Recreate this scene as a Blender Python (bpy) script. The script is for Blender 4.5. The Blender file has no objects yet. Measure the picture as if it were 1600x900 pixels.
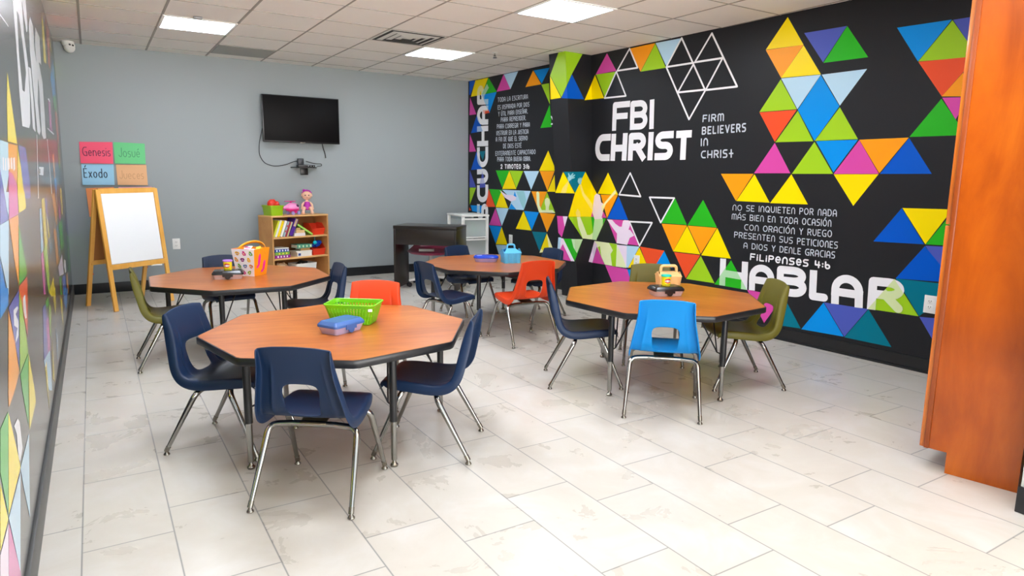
import bpy, bmesh, math, random
from mathutils import Vector, Matrix
random.seed(4)
PI = math.pi
SC = bpy.context.scene
COL = SC.collection

# ------------------------------------------------------------ camera
CAMH = 1.3087
FPX, PITCH, YAW, ROLL = 1043.84, .1651, .5579, .0125
_c, _s = math.cos, math.sin
FW = Vector((_s(YAW)*_c(PITCH), _c(YAW)*_c(PITCH), -_s(PITCH)))
_r = Vector((_c(YAW), -_s(YAW), 0)); _u = _r.cross(FW)
RX = _c(ROLL)*_r + _s(ROLL)*_u
UP = -_s(ROLL)*_r + _c(ROLL)*_u
CAM = Vector((0, 0, CAMH))
cd = bpy.data.cameras.new('camera'); co = bpy.data.objects.new('camera', cd); COL.objects.link(co)
m3 = Matrix((RX, UP, -FW)).transposed()
co.matrix_world = Matrix.Translation(CAM) @ m3.to_4x4()
cd.sensor_width = 36; cd.lens = 36*FPX/1600; cd.clip_start = .02; cd.clip_end = 60
SC.camera = co

# ------------------------------------------------------------ light and exposure
LAMP_POWER = 25.0       # emission of the ceiling panels
WORLD_FILL = 12.0          # fill light added through the open side of the room behind the camera
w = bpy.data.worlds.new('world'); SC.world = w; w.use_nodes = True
_nt = w.node_tree; _bg = _nt.nodes['Background']; _bg.inputs[1].default_value = WORLD_FILL
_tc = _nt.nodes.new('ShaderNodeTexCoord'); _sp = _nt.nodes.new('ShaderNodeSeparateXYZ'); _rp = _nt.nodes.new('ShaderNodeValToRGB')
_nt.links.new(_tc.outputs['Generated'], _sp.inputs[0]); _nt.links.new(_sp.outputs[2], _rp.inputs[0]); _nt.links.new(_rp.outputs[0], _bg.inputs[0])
_rp.color_ramp.elements[0].color = (1, .97, .93, 1); _rp.color_ramp.elements[1].color = (.145, .155, .165, 1)     # added fill: brighter from below to lift the ceiling, dimmer above
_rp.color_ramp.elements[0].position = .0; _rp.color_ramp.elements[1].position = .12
vs = SC.view_settings
vs.view_transform = 'Standard'; vs.look = 'None'; vs.gamma = 1; vs.use_curve_mapping = False
vs.exposure = 0.27
SC.cycles.max_bounces = 8; SC.cycles.diffuse_bounces = 5; SC.cycles.glossy_bounces = 4
SC.cycles.sample_clamp_indirect = 6; SC.cycles.caustics_reflective = False; SC.cycles.caustics_refractive = False

# ------------------------------------------------------------ rays from measured points of the room
def ray(p): return FW + RX*((p[0]-800)/FPX) - UP*((p[1]-450)/FPX)
def at_z(p, z=0.): d = ray(p); return CAM + d*((z-CAMH)/d.z)
def at_y(p, y): d = ray(p); return CAM + d*(y/d.y)
def on_plane(p, P, n): d = ray(p); return CAM + d*(((P-CAM).dot(n))/d.dot(n))

# room
CEIL = 2.6024; BACK = 8.472; XR0, XRK = 4.9199, -.0459; XLF, XLC = -.262, -.224; YF = -.4
def xr(y): return XR0 + XRK*y

# ------------------------------------------------------------ materials
def lin(c): 
    c = c/255
    return c/12.92 if c <= .04045 else ((c+.055)/1.055)**2.4
def rgb(c): return (lin(c[0]), lin(c[1]), lin(c[2]), 1)
MATS = {}
def mat(name, col, rough=.5, metal=0., trans=0., alpha=1., emis=0., spec=.5, noise=0., nscale=40, coat=0., bump=0., bscale=200):
    if name in MATS: return MATS[name]
    m = bpy.data.materials.new(name); m.use_nodes = True
    nt = m.node_tree; b = nt.nodes['Principled BSDF']
    b.inputs['Base Color'].default_value = rgb(col); b.inputs['Roughness'].default_value = rough
    b.inputs['Metallic'].default_value = metal; b.inputs['Transmission Weight'].default_value = trans
    b.inputs['Alpha'].default_value = alpha; b.inputs['Specular IOR Level'].default_value = spec
    b.inputs['Coat Weight'].default_value = coat; b.inputs['Coat Roughness'].default_value = .2
    if emis: b.inputs['Emission Color'].default_value = rgb(col); b.inputs['Emission Strength'].default_value = emis
    if noise:
        tc = nt.nodes.new('ShaderNodeTexCoord'); n = nt.nodes.new('ShaderNodeTexNoise'); n.inputs['Scale'].default_value = nscale; n.inputs['Detail'].default_value = 4
        r = nt.nodes.new('ShaderNodeMixRGB'); r.blend_type = 'MULTIPLY'; r.inputs[0].default_value = noise; r.inputs[1].default_value = rgb(col)
        nt.links.new(tc.outputs['Object'], n.inputs['Vector']); nt.links.new(n.outputs['Color'], r.inputs[2]); nt.links.new(r.outputs[0], b.inputs['Base Color'])
    if bump:
        tc = nt.nodes.new('ShaderNodeTexCoord'); n = nt.nodes.new('ShaderNodeTexNoise'); n.inputs['Scale'].default_value = bscale; n.inputs['Detail'].default_value = 3
        bp = nt.nodes.new('ShaderNodeBump'); bp.inputs['Strength'].default_value = bump; bp.inputs['Distance'].default_value = .002
        nt.links.new(tc.outputs['Object'], n.inputs['Vector']); nt.links.new(n.outputs['Fac'], bp.inputs['Height']); nt.links.new(bp.outputs[0], b.inputs['Normal'])
    MATS[name] = m
    return m

def wood(name, c1, c2, scale, stretch, rough=.35, axis='X', coat=0., c3=None, nmix=.5):
    m = bpy.data.materials.new(name); m.use_nodes = True; nt = m.node_tree; b = nt.nodes['Principled BSDF']
    L = nt.links.new
    tc = nt.nodes.new('ShaderNodeTexCoord'); mp = nt.nodes.new('ShaderNodeMapping')
    s = [scale]*3; s['XYZ'.index(axis)] = scale*stretch
    mp.inputs['Scale'].default_value = s
    n = nt.nodes.new('ShaderNodeTexNoise'); n.inputs['Scale'].default_value = 1; n.inputs['Detail'].default_value = 6; n.inputs['Roughness'].default_value = .62; n.inputs['Distortion'].default_value = .6
    n2 = nt.nodes.new('ShaderNodeTexNoise'); n2.inputs['Scale'].default_value = 2.2; n2.inputs['Detail'].default_value = 3
    r = nt.nodes.new('ShaderNodeValToRGB'); r.color_ramp.elements[0].position = .32; r.color_ramp.elements[1].position = .68
    r.color_ramp.elements[0].color = rgb(c1); r.color_ramp.elements[1].color = rgb(c2)
    if c3: e = r.color_ramp.elements.new(.5); e.color = rgb(c3)
    mx = nt.nodes.new('ShaderNodeMath'); mx.operation = 'MULTIPLY_ADD'; mx.inputs[1].default_value = nmix; 
    ad = nt.nodes.new('ShaderNodeMath'); ad.operation = 'MULTIPLY'; ad.inputs[1].default_value = 1-nmix
    L(tc.outputs['Object'], mp.inputs['Vector']); L(mp.outputs[0], n.inputs['Vector']); L(tc.outputs['Object'], n2.inputs['Vector'])
    L(n2.outputs['Fac'], ad.inputs[0]); L(n.outputs['Fac'], mx.inputs[0]); L(ad.outputs[0], mx.inputs[2]); L(mx.outputs[0], r.inputs['Fac']); L(r.outputs['Color'], b.inputs['Base Color'])
    b.inputs['Roughness'].default_value = rough; b.inputs['Coat Weight'].default_value = coat; b.inputs['Coat Roughness'].default_value = .12
    MATS[name] = m
    return m

def paint(c, rough=.32):
    return mat('paint_%d_%d_%d' % tuple(c), c, rough, spec=.18)

# ------------------------------------------------------------ mesh builder
class MB:
    def __init__(s): s.v = []; s.f = []; s.m = []; s.mats = []
    def mi(s, m):
        if m not in s.mats: s.mats.append(m)
        return s.mats.index(m)
    def add(s, vs, fs, m, M=None):
        o = len(s.v); k = s.mi(m)
        for v in vs: s.v.append(tuple(M @ Vector(v)) if M else tuple(v))
        for f in fs: s.f.append([i+o for i in f]); s.m.append(k)
    def box(s, c, d, m, M=None):
        x, y, z = d[0]/2, d[1]/2, d[2]/2
        vs = [(c[0]+i*x, c[1]+j*y, c[2]+k*z) for i in (-1, 1) for j in (-1, 1) for k in (-1, 1)]
        s.add(vs, [(0,1,3,2),(4,6,7,5),(0,4,5,1),(2,3,7,6),(0,2,6,4),(1,5,7,3)], m, M); return s
    def rbox(s, c, d, m, b=.004, seg=2, M=None):
        bm = bmesh.new(); bmesh.ops.create_cube(bm, size=1)
        for v in bm.verts: v.co = Vector((v.co.x*d[0]+c[0], v.co.y*d[1]+c[1], v.co.z*d[2]+c[2]))
        bmesh.ops.bevel(bm, geom=bm.edges[:], offset=min(b, .45*min(d)), segments=seg, affect='EDGES', profile=.5)
        bm.verts.index_update()
        s.add([v.co.copy() for v in bm.verts], [[v.index for v in f.verts] for f in bm.faces], m, M); bm.free(); return s
    def quad(s, pts, m): s.add(pts, [tuple(range(len(pts)))], m); return s
    def tube(s, path, r, m, seg=12, caps=True, M=None):
        P = [Vector(p) for p in path]; n = len(P); rr = r if isinstance(r, (list, tuple)) else [r]*n
        vs = []; t0 = (P[1]-P[0]).normalized(); a = t0.orthogonal().normalized()
        for i in range(n):
            t = ((P[min(i+1, n-1)]-P[i]).normalized() + (P[i]-P[max(i-1, 0)]).normalized())
            t = t.normalized() if t.length > 1e-6 else t0
            a = (a - t*a.dot(t)).normalized(); b = t.cross(a)
            for k in range(seg):
                an = 2*PI*k/seg; vs.append(P[i] + (a*math.cos(an)+b*math.sin(an))*rr[i])
        fs = [(i*seg+k, i*seg+(k+1)%seg, (i+1)*seg+(k+1)%seg, (i+1)*seg+k) for i in range(n-1) for k in range(seg)]
        if caps: fs += [tuple(range(seg))[::-1], tuple((n-1)*seg+k for k in range(seg))]
        s.add(vs, fs, m, M); return s
    def lathe(s, prof, m, c=(0,0,0), seg=24, M=None, sx=1, sy=1):
        vs = []; n = len(prof)
        for r, z in prof:
            for k in range(seg):
                an = 2*PI*k/seg; vs.append((c[0]+r*sx*math.cos(an), c[1]+r*sy*math.sin(an), c[2]+z))
        fs = [(i*seg+k, i*seg+(k+1)%seg, (i+1)*seg+(k+1)%seg, (i+1)*seg+k) for i in range(n-1) for k in range(seg)]
        fs += [tuple(range(seg))[::-1], tuple((n-1)*seg+k for k in range(seg))]
        s.add(vs, fs, m, M); return s
    def ball(s, c, r, m, seg=16, M=None):
        rx, ry, rz = r if isinstance(r, (tuple, list)) else (r, r, r)
        n = seg//2
        vs = [(c[0], c[1], c[2]-rz)]
        for i in range(1, n):
            a = -PI/2 + PI*i/n
            for k in range(seg): b = 2*PI*k/seg; vs.append((c[0]+rx*math.cos(a)*math.cos(b), c[1]+ry*math.cos(a)*math.sin(b), c[2]+rz*math.sin(a)))
        vs.append((c[0], c[1], c[2]+rz)); T = len(vs)-1
        fs = [(0, 1+(k+1)%seg, 1+k) for k in range(seg)]
        for i in range(n-2):
            for k in range(seg): o = 1+i*seg; fs.append((o+k, o+(k+1)%seg, o+seg+(k+1)%seg, o+seg+k))
        o = 1+(n-2)*seg; fs += [(o+k, o+(k+1)%seg, T) for k in range(seg)]
        s.add(vs, fs, m, M); return s
    def prism(s, poly, z0, z1, m, mt=None, top=True, bottom=True, M=None):
        n = len(poly); vs = [(p[0], p[1], z0) for p in poly] + [(p[0], p[1], z1) for p in poly]
        s.add(vs, [(i, (i+1)%n, n+(i+1)%n, n+i) for i in range(n)], m, M)
        if top: s.add(vs[n:], [tuple(range(n))], mt or m, M)
        if bottom: s.add(vs[:n], [tuple(range(n))[::-1]], m, M)
        return s
    def loft(s, rings, m, M=None, cap0=True, cap1=True):
        n = len(rings[0]); vs = [p for r in rings for p in r]
        fs = [(i*n+k, i*n+(k+1)%n, (i+1)*n+(k+1)%n, (i+1)*n+k) for i in range(len(rings)-1) for k in range(n)]
        if cap0: fs.append(tuple(range(n))[::-1])
        if cap1: fs.append(tuple((len(rings)-1)*n+k for k in range(n)))
        s.add(vs, fs, m, M); return s
    def build(s, name, parent=None, smooth=True, ang=40):
        me = bpy.data.meshes.new(name); me.from_pydata(s.v, [], s.f)
        for m in s.mats: me.materials.append(m)
        me.polygons.foreach_set('material_index', s.m)
        me.validate(); me.update()
        if smooth:
            me.polygons.foreach_set('use_smooth', [True]*len(me.polygons))
            me.set_sharp_from_angle(angle=math.radians(ang))
        o = bpy.data.objects.new(name, me); COL.objects.link(o)
        if parent: o.parent = parent
        return o

def rrect(w_, d_, r, n=5):
    out = []
    for cx, cy, a0 in ((w_/2-r, d_/2-r, 0), (-w_/2+r, d_/2-r, PI/2), (-w_/2+r, -d_/2+r, PI), (w_/2-r, -d_/2+r, 1.5*PI)):
        for i in range(n): a = a0+PI/2*i/(n-1); out.append((cx+r*math.cos(a), cy+r*math.sin(a)))
    return out
def tag(o, label, cat, group=None):
    o['label'] = label; o['category'] = cat
    if group: o['group'] = group
    return o
def thing(name, label, cat, loc=(0,0,0), rz=0., group=None):
    o = bpy.data.objects.new(name, None); COL.objects.link(o); o.empty_display_size = .1
    o.location = loc; o.rotation_euler = (0, 0, rz)
    return tag(o, label, cat, group)
def struct(o): o['kind'] = 'structure'; return o
def dup(root, loc, rz, label, group=None):
    r = root.copy(); COL.objects.link(r); r.location = loc; r.rotation_euler = (0, 0, rz); r['label'] = label
    if group: r['group'] = group
    for ch in list(root.children):
        c = ch.copy(); COL.objects.link(c); c.parent = r
        for g in list(ch.children):
            e = g.copy(); COL.objects.link(e); e.parent = c
    return r

# ------------------------------------------------------------ common materials
M_BLACK = paint((36, 37, 40), .42)
M_BASE = mat('black_vinyl', (24, 25, 28), .38)
M_CHROME = mat('chrome', (158, 157, 153), .10, 1.)
M_NICKEL = mat('nickel', (150, 145, 135), .25, 1.)
M_DARK = mat('black_plastic', (22, 22, 24), .35)
M_WHITE = mat('white_plastic', (232, 232, 228), .35)
M_FRAME = mat('black_powder_coat', (26, 26, 28), .3)

# ------------------------------------------------------------ floor
fm = bpy.data.materials.new('floor_tile'); fm.use_nodes = True
nt = fm.node_tree; B = nt.nodes['Principled BSDF']; L = nt.links.new
def nd(op, a=None, b=None, c=None):
    n = nt.nodes.new('ShaderNodeMath'); n.operation = op
    for i, q in enumerate((a, b, c)):
        if q is None: continue
        if isinstance(q, (int, float)): n.inputs[i].default_value = q
        else: L(q, n.inputs[i])
    return n.outputs[0]
tc = nt.nodes.new('ShaderNodeTexCoord'); sp = nt.nodes.new('ShaderNodeSeparateXYZ'); L(tc.outputs['Object'], sp.inputs[0])
X, Y = sp.outputs[0], sp.outputs[1]
U = nd('ADD', nd('MULTIPLY', nd('MULTIPLY', X, X), -.079), nd('ADD', nd('MULTIPLY', X, 3.475), 1.443))
colu = nd('FLOOR', U); odd = nd('FLOORED_MODULO', colu, 2.0)
V = nd('DIVIDE', nd('SUBTRACT', Y, nd('ADD', nd('MULTIPLY', odd, -.205), .355)), .6115)
row = nd('FLOOR', V)
fu = nd('FRACT', U); fv = nd('FRACT', V)
du = nd('MULTIPLY', nd('MINIMUM', fu, nd('SUBTRACT', 1.0, fu)), .305)
dv = nd('MULTIPLY', nd('MINIMUM', fv, nd('SUBTRACT', 1.0, fv)), .6115)
dist = nd('MINIMUM', du, dv)
gr = nd('SUBTRACT', 1.0, nd('SMOOTH_MIN', nd('DIVIDE', dist, .0042), 1.0, .25))
cb = nt.nodes.new('ShaderNodeCombineXYZ'); L(colu, cb.inputs[0]); L(row, cb.inputs[1])
wn = nt.nodes.new('ShaderNodeTexWhiteNoise'); wn.noise_dimensions = '2D'; L(cb.outputs[0], wn.inputs['Vector'])
va = nt.nodes.new('ShaderNodeVectorMath'); va.operation = 'MULTIPLY_ADD'; L(wn.outputs['Color'], va.inputs[0]); va.inputs[1].default_value = (9, 9, 9); L(tc.outputs['Object'], va.inputs[2])
n1 = nt.nodes.new('ShaderNodeTexNoise'); n1.inputs['Scale'].default_value = 3.4; n1.inputs['Detail'].default_value = 6; n1.inputs['Roughness'].default_value = .6; n1.inputs['Distortion'].default_value = .6; L(va.outputs[0], n1.inputs['Vector'])
rp = nt.nodes.new('ShaderNodeValToRGB'); L(n1.outputs['Fac'], rp.inputs[0])
e = rp.color_ramp.elements; e[0].position = .28; e[0].color = rgb((193, 187, 177)); e[1].position = .72; e[1].color = rgb((205, 202, 197))
q = rp.color_ramp.elements.new(.50); q.color = rgb((198, 193, 184))
mx = nt.nodes.new('ShaderNodeMixRGB'); L(gr, mx.inputs[0]); L(rp.outputs[0], mx.inputs[1]); mx.inputs[2].default_value = rgb((118, 119, 119))
L(mx.outputs[0], B.inputs['Base Color'])
rg = nd('MULTIPLY_ADD', n1.outputs['Fac'], .14, .22); L(rg, B.inputs['Roughness'])
B.inputs['Specular IOR Level'].default_value = .4
f = MB().box((2.5, 3.9, -.05), (6.4, 9.8, .1), fm); struct(f.build('floor', smooth=False))

# ------------------------------------------------------------ ceiling with T-bar grid
GX0, GXW, GY0, GYW = .013, .590, 5.916, .5707
cm = mat('ceiling_tile', (250, 245, 238), .85, noise=.12, nscale=260, bump=.25, bscale=500)
M_TBAR = mat('ceiling_tbar', (160, 153, 143), .5)  # bars coloured darker to stand in for the shadow gaps along them
M_RET = mat('grey_vent_panel', (168, 168, 162), .7)
cb_ = MB().box((2.5, 4.1, CEIL+.05), (6.4, 9.4, .1), cm); struct(cb_.build('ceiling', smooth=False))
g = MB()
for k in range(-1, 9):
    x = GX0+GXW*k; g.box((x, 4.05, CEIL-.002), (.018 if k < 3 else .013, 8.8, .004), M_TBAR)
for k in range(-10, 5):
    y = GY0+GYW*k
    if y < BACK: g.box((2.5, y, CEIL-.0015), (5.6, .010, .003), M_TBAR)
struct(g.build('trim_1', smooth=False))
# ------------------------------------------------------------ murals: painted polygons on the walls
CO = dict(Y=(250,224,0), O=(250,160,22), G=(42,178,34), L=(160,208,36), B=(0,146,232), D=(0,88,200), P=(78,92,184), T=(0,116,138),
          R=(238,84,44), M=(214,76,166), C=(182,218,240), W=(236,236,240), K=(36,37,40), E=(246,238,176), F=(238,222,240), H=(196,228,178), A=(150,205,215), I=(232,240,190), J=(245,222,110))
def area2(p): return sum(p[i][0]*p[(i+1)%len(p)][1]-p[(i+1)%len(p)][0]*p[i][1] for i in range(len(p)))/2
def clip_half(poly, a, b, keep):
    """keep the part of a polygon on one side of the line a-b"""
    def sd(p): return ((b[0]-a[0])*(p[1]-a[1])-(b[1]-a[1])*(p[0]-a[0]))*keep
    out = []
    for i in range(len(poly)):
        p, q = poly[i], poly[(i+1)%len(poly)]; s1, s2 = sd(p), sd(q)
        if s1 >= 0: out.append(p)
        if (s1 > 0 > s2) or (s1 < 0 < s2):
            t = s1/(s1-s2); out.append((p[0]+(q[0]-p[0])*t, p[1]+(q[1]-p[1])*t))
    return out if len(out) > 2 and abs(area2(out)) > 1e-7 else []
def clip_convex(poly, conv):
    if area2(conv) < 0: conv = conv[::-1]
    for i in range(len(conv)):
        poly = clip_half(poly, conv[i], conv[(i+1)%len(conv)], 1)
        if not poly: return []
    return poly

class Face:
    """a painted plane: origin, two axes in the plane, normal towards the room"""
    def __init__(s, mb, O, A, Bv, N, lim=None): s.mb, s.O, s.A, s.B, s.N, s.k, s.lim = mb, O, A, Bv, N, 0, lim
    def paint(s, col): return paint(col)
    def uv(s, px): P = on_plane(px, s.O, s.N)-s.O; return (P.dot(s.A), P.dot(s.B))
    def put(s, poly, col, base=.0004):
        if s.lim:
            u0, v0, u1, v1 = s.lim; poly = clip_convex(poly, [(u0,v0),(u1,v0),(u1,v1),(u0,v1)])
        if not poly: return
        s.k += 1; h = base + s.k*4e-6
        pts = [s.O + s.A*p[0] + s.B*p[1] + s.N*h for p in poly]
        if area2(poly) < 0: pts = pts[::-1]
        bm = [tuple(p) for p in pts]
        s.mb.add(bm, [tuple(range(len(bm)))], s.paint(col))

# walls as slabs
wr = MB()
pts = [(xr(YF), YF), (xr(BACK+.1), BACK+.1), (xr(BACK+.1)+.15, BACK+.1), (xr(YF)+.15, YF)]
wr.prism(pts, 0, CEIL, M_BLACK)
NR = Vector((-1, XRK, 0)).normalized(); AR = Vector((XRK, 1, 0)).normalized()*-1     # u runs towards the camera (left to right in view)
FR = Face(wr, Vector((XR0, 0, 0)), AR, Vector((0,0,1)), NR, (-BACK, .0, 2, CEIL))
wl = MB()
kx = (XLC-XLF)/CEIL
def gloss_paint(c): return mat('gloss_paint_%d_%d_%d' % tuple(c), c, .26, spec=.7, coat=.8)
vs_ = [(XLF, YF, 0), (XLF, BACK+.1, 0), (XLF-.15, BACK+.1, 0), (XLF-.15, YF, 0), (XLC, YF, CEIL), (XLC, BACK+.1, CEIL), (XLF-.15, BACK+.1, CEIL), (XLF-.15, YF, CEIL)]
wl.add(vs_, [(0,1,5,4), (3,7,6,2), (0,3,2,1), (4,5,6,7), (0,4,7,3), (1,2,6,5)], gloss_paint((36, 37, 40)))
NL = Vector((1, 0, -kx)).normalized(); BL_ = Vector((kx, 0, 1)).normalized()
M_BLACKG = gloss_paint((36, 37, 40))
FL = Face(wl, Vector((XLF, 0, 0)), Vector((0,1,0)), BL_, NL, (YF, .0, BACK-.004, CEIL-.006))
FL.paint = gloss_paint
# pillar
TLp, TFp, TIp, BFp, BLp, BIp = Vector((4.253,6.131,CEIL)), Vector((4.285,5.881,CEIL)), Vector((4.66,5.906,CEIL)), Vector((4.441,5.745,0)), Vector((4.407,5.998,0)), Vector((4.66,5.775,0))
pm = MB()
NPL = (BFp-TFp).cross(TLp-TFp).normalized()
if NPL.x > 0: NPL.negate()
NPF = (TIp-TFp).cross(BFp-TFp).normalized()
if NPF.y > 0: NPF.negate()
def on_floor(A, P, n):      # where the edge from A through P would meet the floor, kept inside the plane with normal n
    B = Vector((P.x, P.y, 0)); h = Vector((n.x, n.y, 0)); return B - h*((B-A).dot(n)/h.dot(n))
BLp = on_floor(TFp, BLp, NPL); BIp = on_floor(TFp, BIp, NPF)
TLb, BLb = Vector((4.66, 6.15, CEIL)), Vector((4.66, 6.02, 0))
pm.add([TLp, TFp, TIp, TLb, BLp, BFp, BIp, BLb], [(0,1,5,4), (1,2,6,5), (2,3,7,6), (3,0,4,7), (0,3,2,1), (4,5,6,7)], M_BLACK)
def axes(N): 
    b = (Vector((0,0,1))-N*N.z).normalized(); return b.cross(N).normalized(), b
aL, bL = axes(NPL); aF, bF = axes(NPF)
FPL = Face(pm, TFp, aL, bL, NPL); FPF = Face(pm, TFp, aF, bF, NPF)
def seen(P): v = P-CAM; return (800+FPX*v.dot(RX)/v.dot(FW), 450-FPX*v.dot(UP)/v.dot(FW))
_ld = NPF.cross(NR).normalized(); _ld = _ld/_ld.z         # the inner corner: where the pillar's front meets the wall
_a = Matrix((NPF, NR, Vector((0, 0, 1)))).inverted() @ Vector((NPF.dot(TFp), NR.dot(FR.O), 0))
E1, E2, E3 = (seen(TLp), seen(BLp)), (seen(TFp), seen(BFp)), (seen(_a+_ld*CEIL), seen(_a))
TRI = []
def mural(px, col, keep=True):
    parts = []
    a = clip_half(px, *E1, 1); parts.append((FR, a))
    m_ = clip_half(px, *E1, -1)
    if m_:
        parts.append((FPL, clip_half(m_, *E2, 1))); m2 = clip_half(m_, *E2, -1)
        if m2:
            parts.append((FPF, clip_half(m2, *E3, 1))); parts.append((FR, clip_half(m2, *E3, -1)))
    for F_, p in parts:
        if p:
            uv = [F_.uv(q) for q in p]; F_.put(uv, col)
            if F_ is FR and keep and len(uv) <= 4: TRI.append((uv, col))
def crop(ox, oy, sc, rows):
    for r in rows:
        mural([(ox+a/sc, oy+b/sc) for a, b in r[1:]], CO[r[0]], r[0] not in 'EFHAIJC')
def mix(c, t): return tuple(int(round(c[i]*(1-t)+238*t)) for i in range(3))

crop(730, 110, 5.625, [
 ('D',(20,97),(72,88),(28,215),(18,215)), ('Y',(72,88),(185,65),(126,215),(33,232)), ('G',(188,65),(260,188),(130,213)), ('M',(320,35),(380,165),(258,188)), ('C',(322,35),(448,8),(380,165)),
 ('B',(130,214),(258,190),(195,375)), ('R',(140,352),(188,345),(197,372),(150,384)), ('M',(26,240),(80,385),(20,394)), ('D',(86,388),(33,552),(140,535)), ('M',(24,560),(78,712),(18,717)),
 ('D',(82,715),(33,875),(132,868)), ('T',(105,712),(160,708),(137,790)), ('O',(580,0),(652,122),(512,147)), ('B',(585,0),(725,-24),(655,115)), ('L',(652,125),(720,113),(727,298)),
 ('G',(726,300),(742,497),(643,507)), ('Y',(712,705),(765,840),(768,882),(632,882))])
crop(730, 250, 5.625, [
 ('P',(22,85),(78,240),(20,240)), ('P',(135,95),(165,238),(108,245)), ('L',(22,243),(78,243),(22,395)), ('B',(30,398),(130,400),(130,465),(45,450)), ('R',(18,415),(36,440),(18,445)),
 ('G',(252,92),(370,92),(308,245)), ('Y',(370,95),(432,255),(308,255)), ('L',(372,92),(492,97),(432,248)), ('C',(497,97),(632,97),(562,262)), ('O',(637,97),(768,97),(705,270)), ('Y',(768,130),(775,280),(705,278)),
 ('R',(190,255),(247,412),(162,412)), ('G',(193,255),(308,262),(250,408)), ('Y',(302,270),(360,422),(250,415)), ('C',(308,262),(558,272),(497,440),(365,432),(392,350)), ('A',(430,275),(470,380),(497,440),(520,350),(500,272)),
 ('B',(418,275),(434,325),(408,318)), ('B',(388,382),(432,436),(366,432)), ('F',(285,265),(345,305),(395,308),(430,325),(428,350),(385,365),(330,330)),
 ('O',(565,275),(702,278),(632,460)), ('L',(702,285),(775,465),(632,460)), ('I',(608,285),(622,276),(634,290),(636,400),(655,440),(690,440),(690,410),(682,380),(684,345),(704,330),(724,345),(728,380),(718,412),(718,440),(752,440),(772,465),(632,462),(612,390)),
 ('M',(248,425),(300,580),(192,572)), ('C',(252,420),(365,425),(305,580)), ('B',(192,575),(305,585),(250,735)), ('Y',(303,590),(355,745),(252,740)), ('C',(252,745),(357,750),(300,900)),
 ('Y',(495,450),(565,620),(427,605)), ('B',(500,448),(630,460),(567,618)), ('O',(637,462),(775,475),(702,635)), ('T',(570,628),(697,637),(635,800)), ('Y',(700,645),(760,800),(635,815)), ('E',(700,645),(762,800),(722,803)), ('E',(635,815),(648,780),(660,790),(690,806))])
crop(840, 240, 5.625, [
 ('Y',(225,160),(328,350),(155,345)), ('T',(230,160),(420,160),(330,345)), ('Y',(420,160),(520,350),(480,555),(270,555),(328,350)), ('L',(272,558),(470,555),(600,572),(515,760),(395,745)), ('G',(470,556),(600,572),(540,690),(490,700)),
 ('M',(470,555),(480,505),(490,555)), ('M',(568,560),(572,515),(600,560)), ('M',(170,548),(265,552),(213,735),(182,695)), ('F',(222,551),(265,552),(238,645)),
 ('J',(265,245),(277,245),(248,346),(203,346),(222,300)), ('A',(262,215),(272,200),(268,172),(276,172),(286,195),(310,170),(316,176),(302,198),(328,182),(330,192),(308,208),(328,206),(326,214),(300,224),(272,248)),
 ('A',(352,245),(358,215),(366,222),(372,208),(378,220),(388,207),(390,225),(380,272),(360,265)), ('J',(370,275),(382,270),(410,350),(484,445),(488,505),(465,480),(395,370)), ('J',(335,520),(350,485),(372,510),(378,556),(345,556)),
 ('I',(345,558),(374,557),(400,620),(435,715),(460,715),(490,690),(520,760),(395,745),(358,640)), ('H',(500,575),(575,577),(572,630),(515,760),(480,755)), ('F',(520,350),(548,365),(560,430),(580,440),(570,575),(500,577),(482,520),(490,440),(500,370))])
crop(920, 260, 5.625, [
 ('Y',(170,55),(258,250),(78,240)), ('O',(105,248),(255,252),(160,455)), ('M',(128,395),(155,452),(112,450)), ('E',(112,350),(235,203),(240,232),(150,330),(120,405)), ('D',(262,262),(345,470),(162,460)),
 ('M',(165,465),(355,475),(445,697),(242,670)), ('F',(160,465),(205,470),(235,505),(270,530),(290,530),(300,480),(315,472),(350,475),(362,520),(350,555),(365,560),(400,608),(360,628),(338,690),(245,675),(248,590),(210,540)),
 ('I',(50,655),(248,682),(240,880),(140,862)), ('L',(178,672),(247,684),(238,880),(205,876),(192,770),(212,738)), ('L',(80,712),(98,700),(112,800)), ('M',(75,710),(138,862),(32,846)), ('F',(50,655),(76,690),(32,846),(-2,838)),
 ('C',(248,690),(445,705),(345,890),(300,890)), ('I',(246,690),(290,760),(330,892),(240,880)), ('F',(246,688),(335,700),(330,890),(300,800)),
 ('Y',(445,712),(512,868),(345,892)), ('R',(450,705),(665,740),(590,870),(512,866))])
crop(860, 360, 9, [
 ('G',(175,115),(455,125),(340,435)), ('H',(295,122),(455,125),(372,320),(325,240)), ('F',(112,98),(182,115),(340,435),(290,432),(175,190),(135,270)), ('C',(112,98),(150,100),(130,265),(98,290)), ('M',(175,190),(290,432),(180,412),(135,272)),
 ('M',(770,485),(1080,545),(1140,740),(875,740)), ('B',(1080,545),(1155,550),(1150,740),(1140,740)), ('B',(-20,560),(70,590),(40,700),(-20,690))])
crop(1000, 290, 5.625, [
 ('B',(213,575),(284,725),(140,695)), ('G',(310,112),(412,345),(185,328)), ('G',(555,125),(677,368),(418,348)), ('O',(190,335),(412,350),(292,577)), ('Y',(415,355),(530,605),(292,578)), ('O',(420,352),(675,372),(535,600)),
 ('Y',(680,373),(800,642),(538,612)), ('R',(300,585),(530,612),(402,815)), ('L',(535,618),(655,858),(405,820))])
crop(1110, 390, 4.706, [
 ('G',(152,78),(272,297),(30,255)), ('M',(270,295),(535,345),(395,540)), ('T',(540,345),(665,580),(430,546)), ('B',(832,390),(980,640),(668,585)), ('P',(835,388),(1160,437),(985,640)), ('T',(1163,440),(1332,717),(985,645)),
 ('L',(1355,215),(1530,490),(1160,435)), ('T',(1365,213),(1750,256),(1700,420),(1560,470),(1535,490))])
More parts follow.
